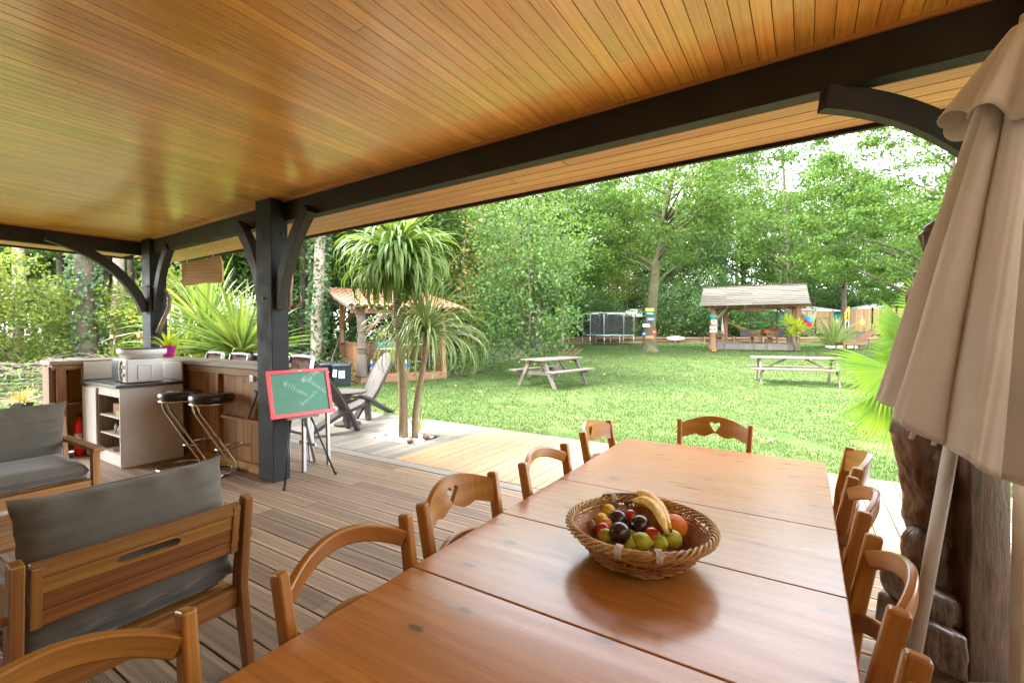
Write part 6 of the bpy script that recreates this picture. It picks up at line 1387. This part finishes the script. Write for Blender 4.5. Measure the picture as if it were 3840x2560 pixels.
# lounger
LD=31.5; p=_f*LD+_r*((3205-1920)/F*LD); sl2=empty('sun_lounger',(p.x,p.y,gz(p.x,p.y)),YAW+R(6),'brown slatted wooden sun lounger with its back raised','sun lounger')
for y in(-.33,.33): b=MB(); b.box((-.15,y,.42),(1.95,.05,.1)); b.build('rail',w_brown,sl2)
for x in(-1.05,-.3,.75):
    for y in(-.33,.33): b=MB(); b.box((x,y,.2),(.1,.07,.4)); b.build('leg',w_brown,sl2)
for k in range(11): b=MB(); b.box((-1.07+k*.125,0,.485),(.1,.7,.025)); b.build('slat',w_brown,sl2)
for k in range(10): q=k/9; b=MB(); b.box((.35+q*.95,0,.55+q*.72),(.1,.7,.022),Matrix.Rotation(-.64,3,'Y')); b.build('back_slat',w_brown,sl2)
for y in(-.3,.3): b=MB(); b.bar((.3,y,.5),(1.35,y,1.28),.05,.05); b.build('back_rail',w_brown,sl2); b=MB(); b.box((.5,y*1.25,.72),(.6,.07,.04)); b.build('arm',w_brown,sl2); b=MB(); b.box((.72,y*1.25,.58),(.06,.05,.3)); b.build('arm_post',w_brown,sl2)
# small lawn things
for px,y0,y1,lab in((3182,1150,1264,'straight pole with a yellow upper sleeve right of the pampas'),(3170,1165,1262,'bent pole with a yellow sleeve right of the pampas')):
    t=empty('game_pole',(0,0,0),label=lab,cat='pole'); d=36; b=MB(); b.tube([dd(px,y1,d),dd(px,1197,d)],.04,8); b.build('pole',m_alu,t,smooth=True); b=MB()
    pts=[dd(px,1197,d),dd(px,y0,d)] if px>3175 else [dd(3178,1200,d),dd(3173,1206,d),dd(3170,1196,d),dd(3171,1172,d),dd(3178,1160,d)]
    b.tube(pts,.06,8); b.build('sleeve',m_yellow,t,smooth=True)
for px,py,r_,lab in((3137,1206,.16,'upper yellow disc hanging by the pampas grass'),(3139,1219,.22,'lower yellow disc hanging by the pampas grass'),(3234,1209,.22,'yellow disc resting above the tree stump')):
    b=MB(); p=dd(px,py,36.8); b.lathe([(r_*.9,-.03),(r_,0),(r_*.9,.03)],20,M=Matrix.Rotation(YAW,3,'Z')@Matrix.Rotation(R(85),3,'X')); o=tag(b.build('yellow_disc',m_yellow,smooth=False,loc=p),lab,'disc')
    c=MB(); c.tube([(0,0,0),(0,0,.5)],.01,5); c.build('string',m_cord,o)
# wire fences
def wirefence(pts,lab):
    t=empty('wire_fence',(0,0,0),label=lab,cat='fence'); P_=[]
    for px,d in pts: q=_f*d+_r*((px-1920)/F*d); q.z=gz(q.x,q.y); P_.append(q); b=MB(); b.tube([q,q+Vector((0,0,1.0))],.02,6); b.build('post',m_fgreen,t,smooth=True)
    for a,c in zip(P_,P_[1:]):
        b=MB()
        for k in range(6): b.tube([a+Vector((0,0,.08+.17*k)),c+Vector((0,0,.08+.17*k))],.0025,4)
        n=int((c-a).length/.2)
        for k in range(n): q=a.lerp(c,k/n); b.tube([q,q+Vector((0,0,.95))],.0018,4)
        o=b.build('wire',m_fgreen,t); o['kind']='stuff'
m_fgreen=plain('fence_green',(.03,.13,.09),.4)
wirefence([(-700,7.6),(-250,8.0),(190,8.4),(560,9.6)],'green wire garden fence beyond the bar'); wirefence([(1610,14.6),(1783,17.2),(1853,20.5),(1915,25),(2010,30),(2110,36)],'green wire garden fence left of the hazel bush')
p=at(82,1545); t=empty('black_pot',(p.x,p.y,-.04),label='square black pot with a yellow grass plant on the lawn',cat='plant pot'); b=MB(); b.lathe([(.12,0),(.155,.2),(.165,.2),(.165,.22)],4,M=Matrix.Rotation(YAW+R(45),3,'Z')); b.build('pot',m_blackm,t); rosette(120,.3,.012,random.Random(88),droop=1.6,spread=(.2,1.5),seg=4,z0=.2).build('foliage',plain('straw_leaf',(.5,.38,.12),.7),t,smooth=True)
# shrubs closing the view under the far trees
k=0; sr=random.Random(12)
for d,step in((42.5,105),(47,80),(56,80),(66,80)):
    px=1700
    while px<4100:
        if d>55 or not(2250<px<2500 or 2830<px<3420): place(pD,px,d,sr.uniform(0,6),sr.uniform(1.1,1.9),'dark evergreen shrub below the far trees',grp='shrubs below the far trees',cat='shrub')
        px+=step*sr.uniform(.7,1.3)
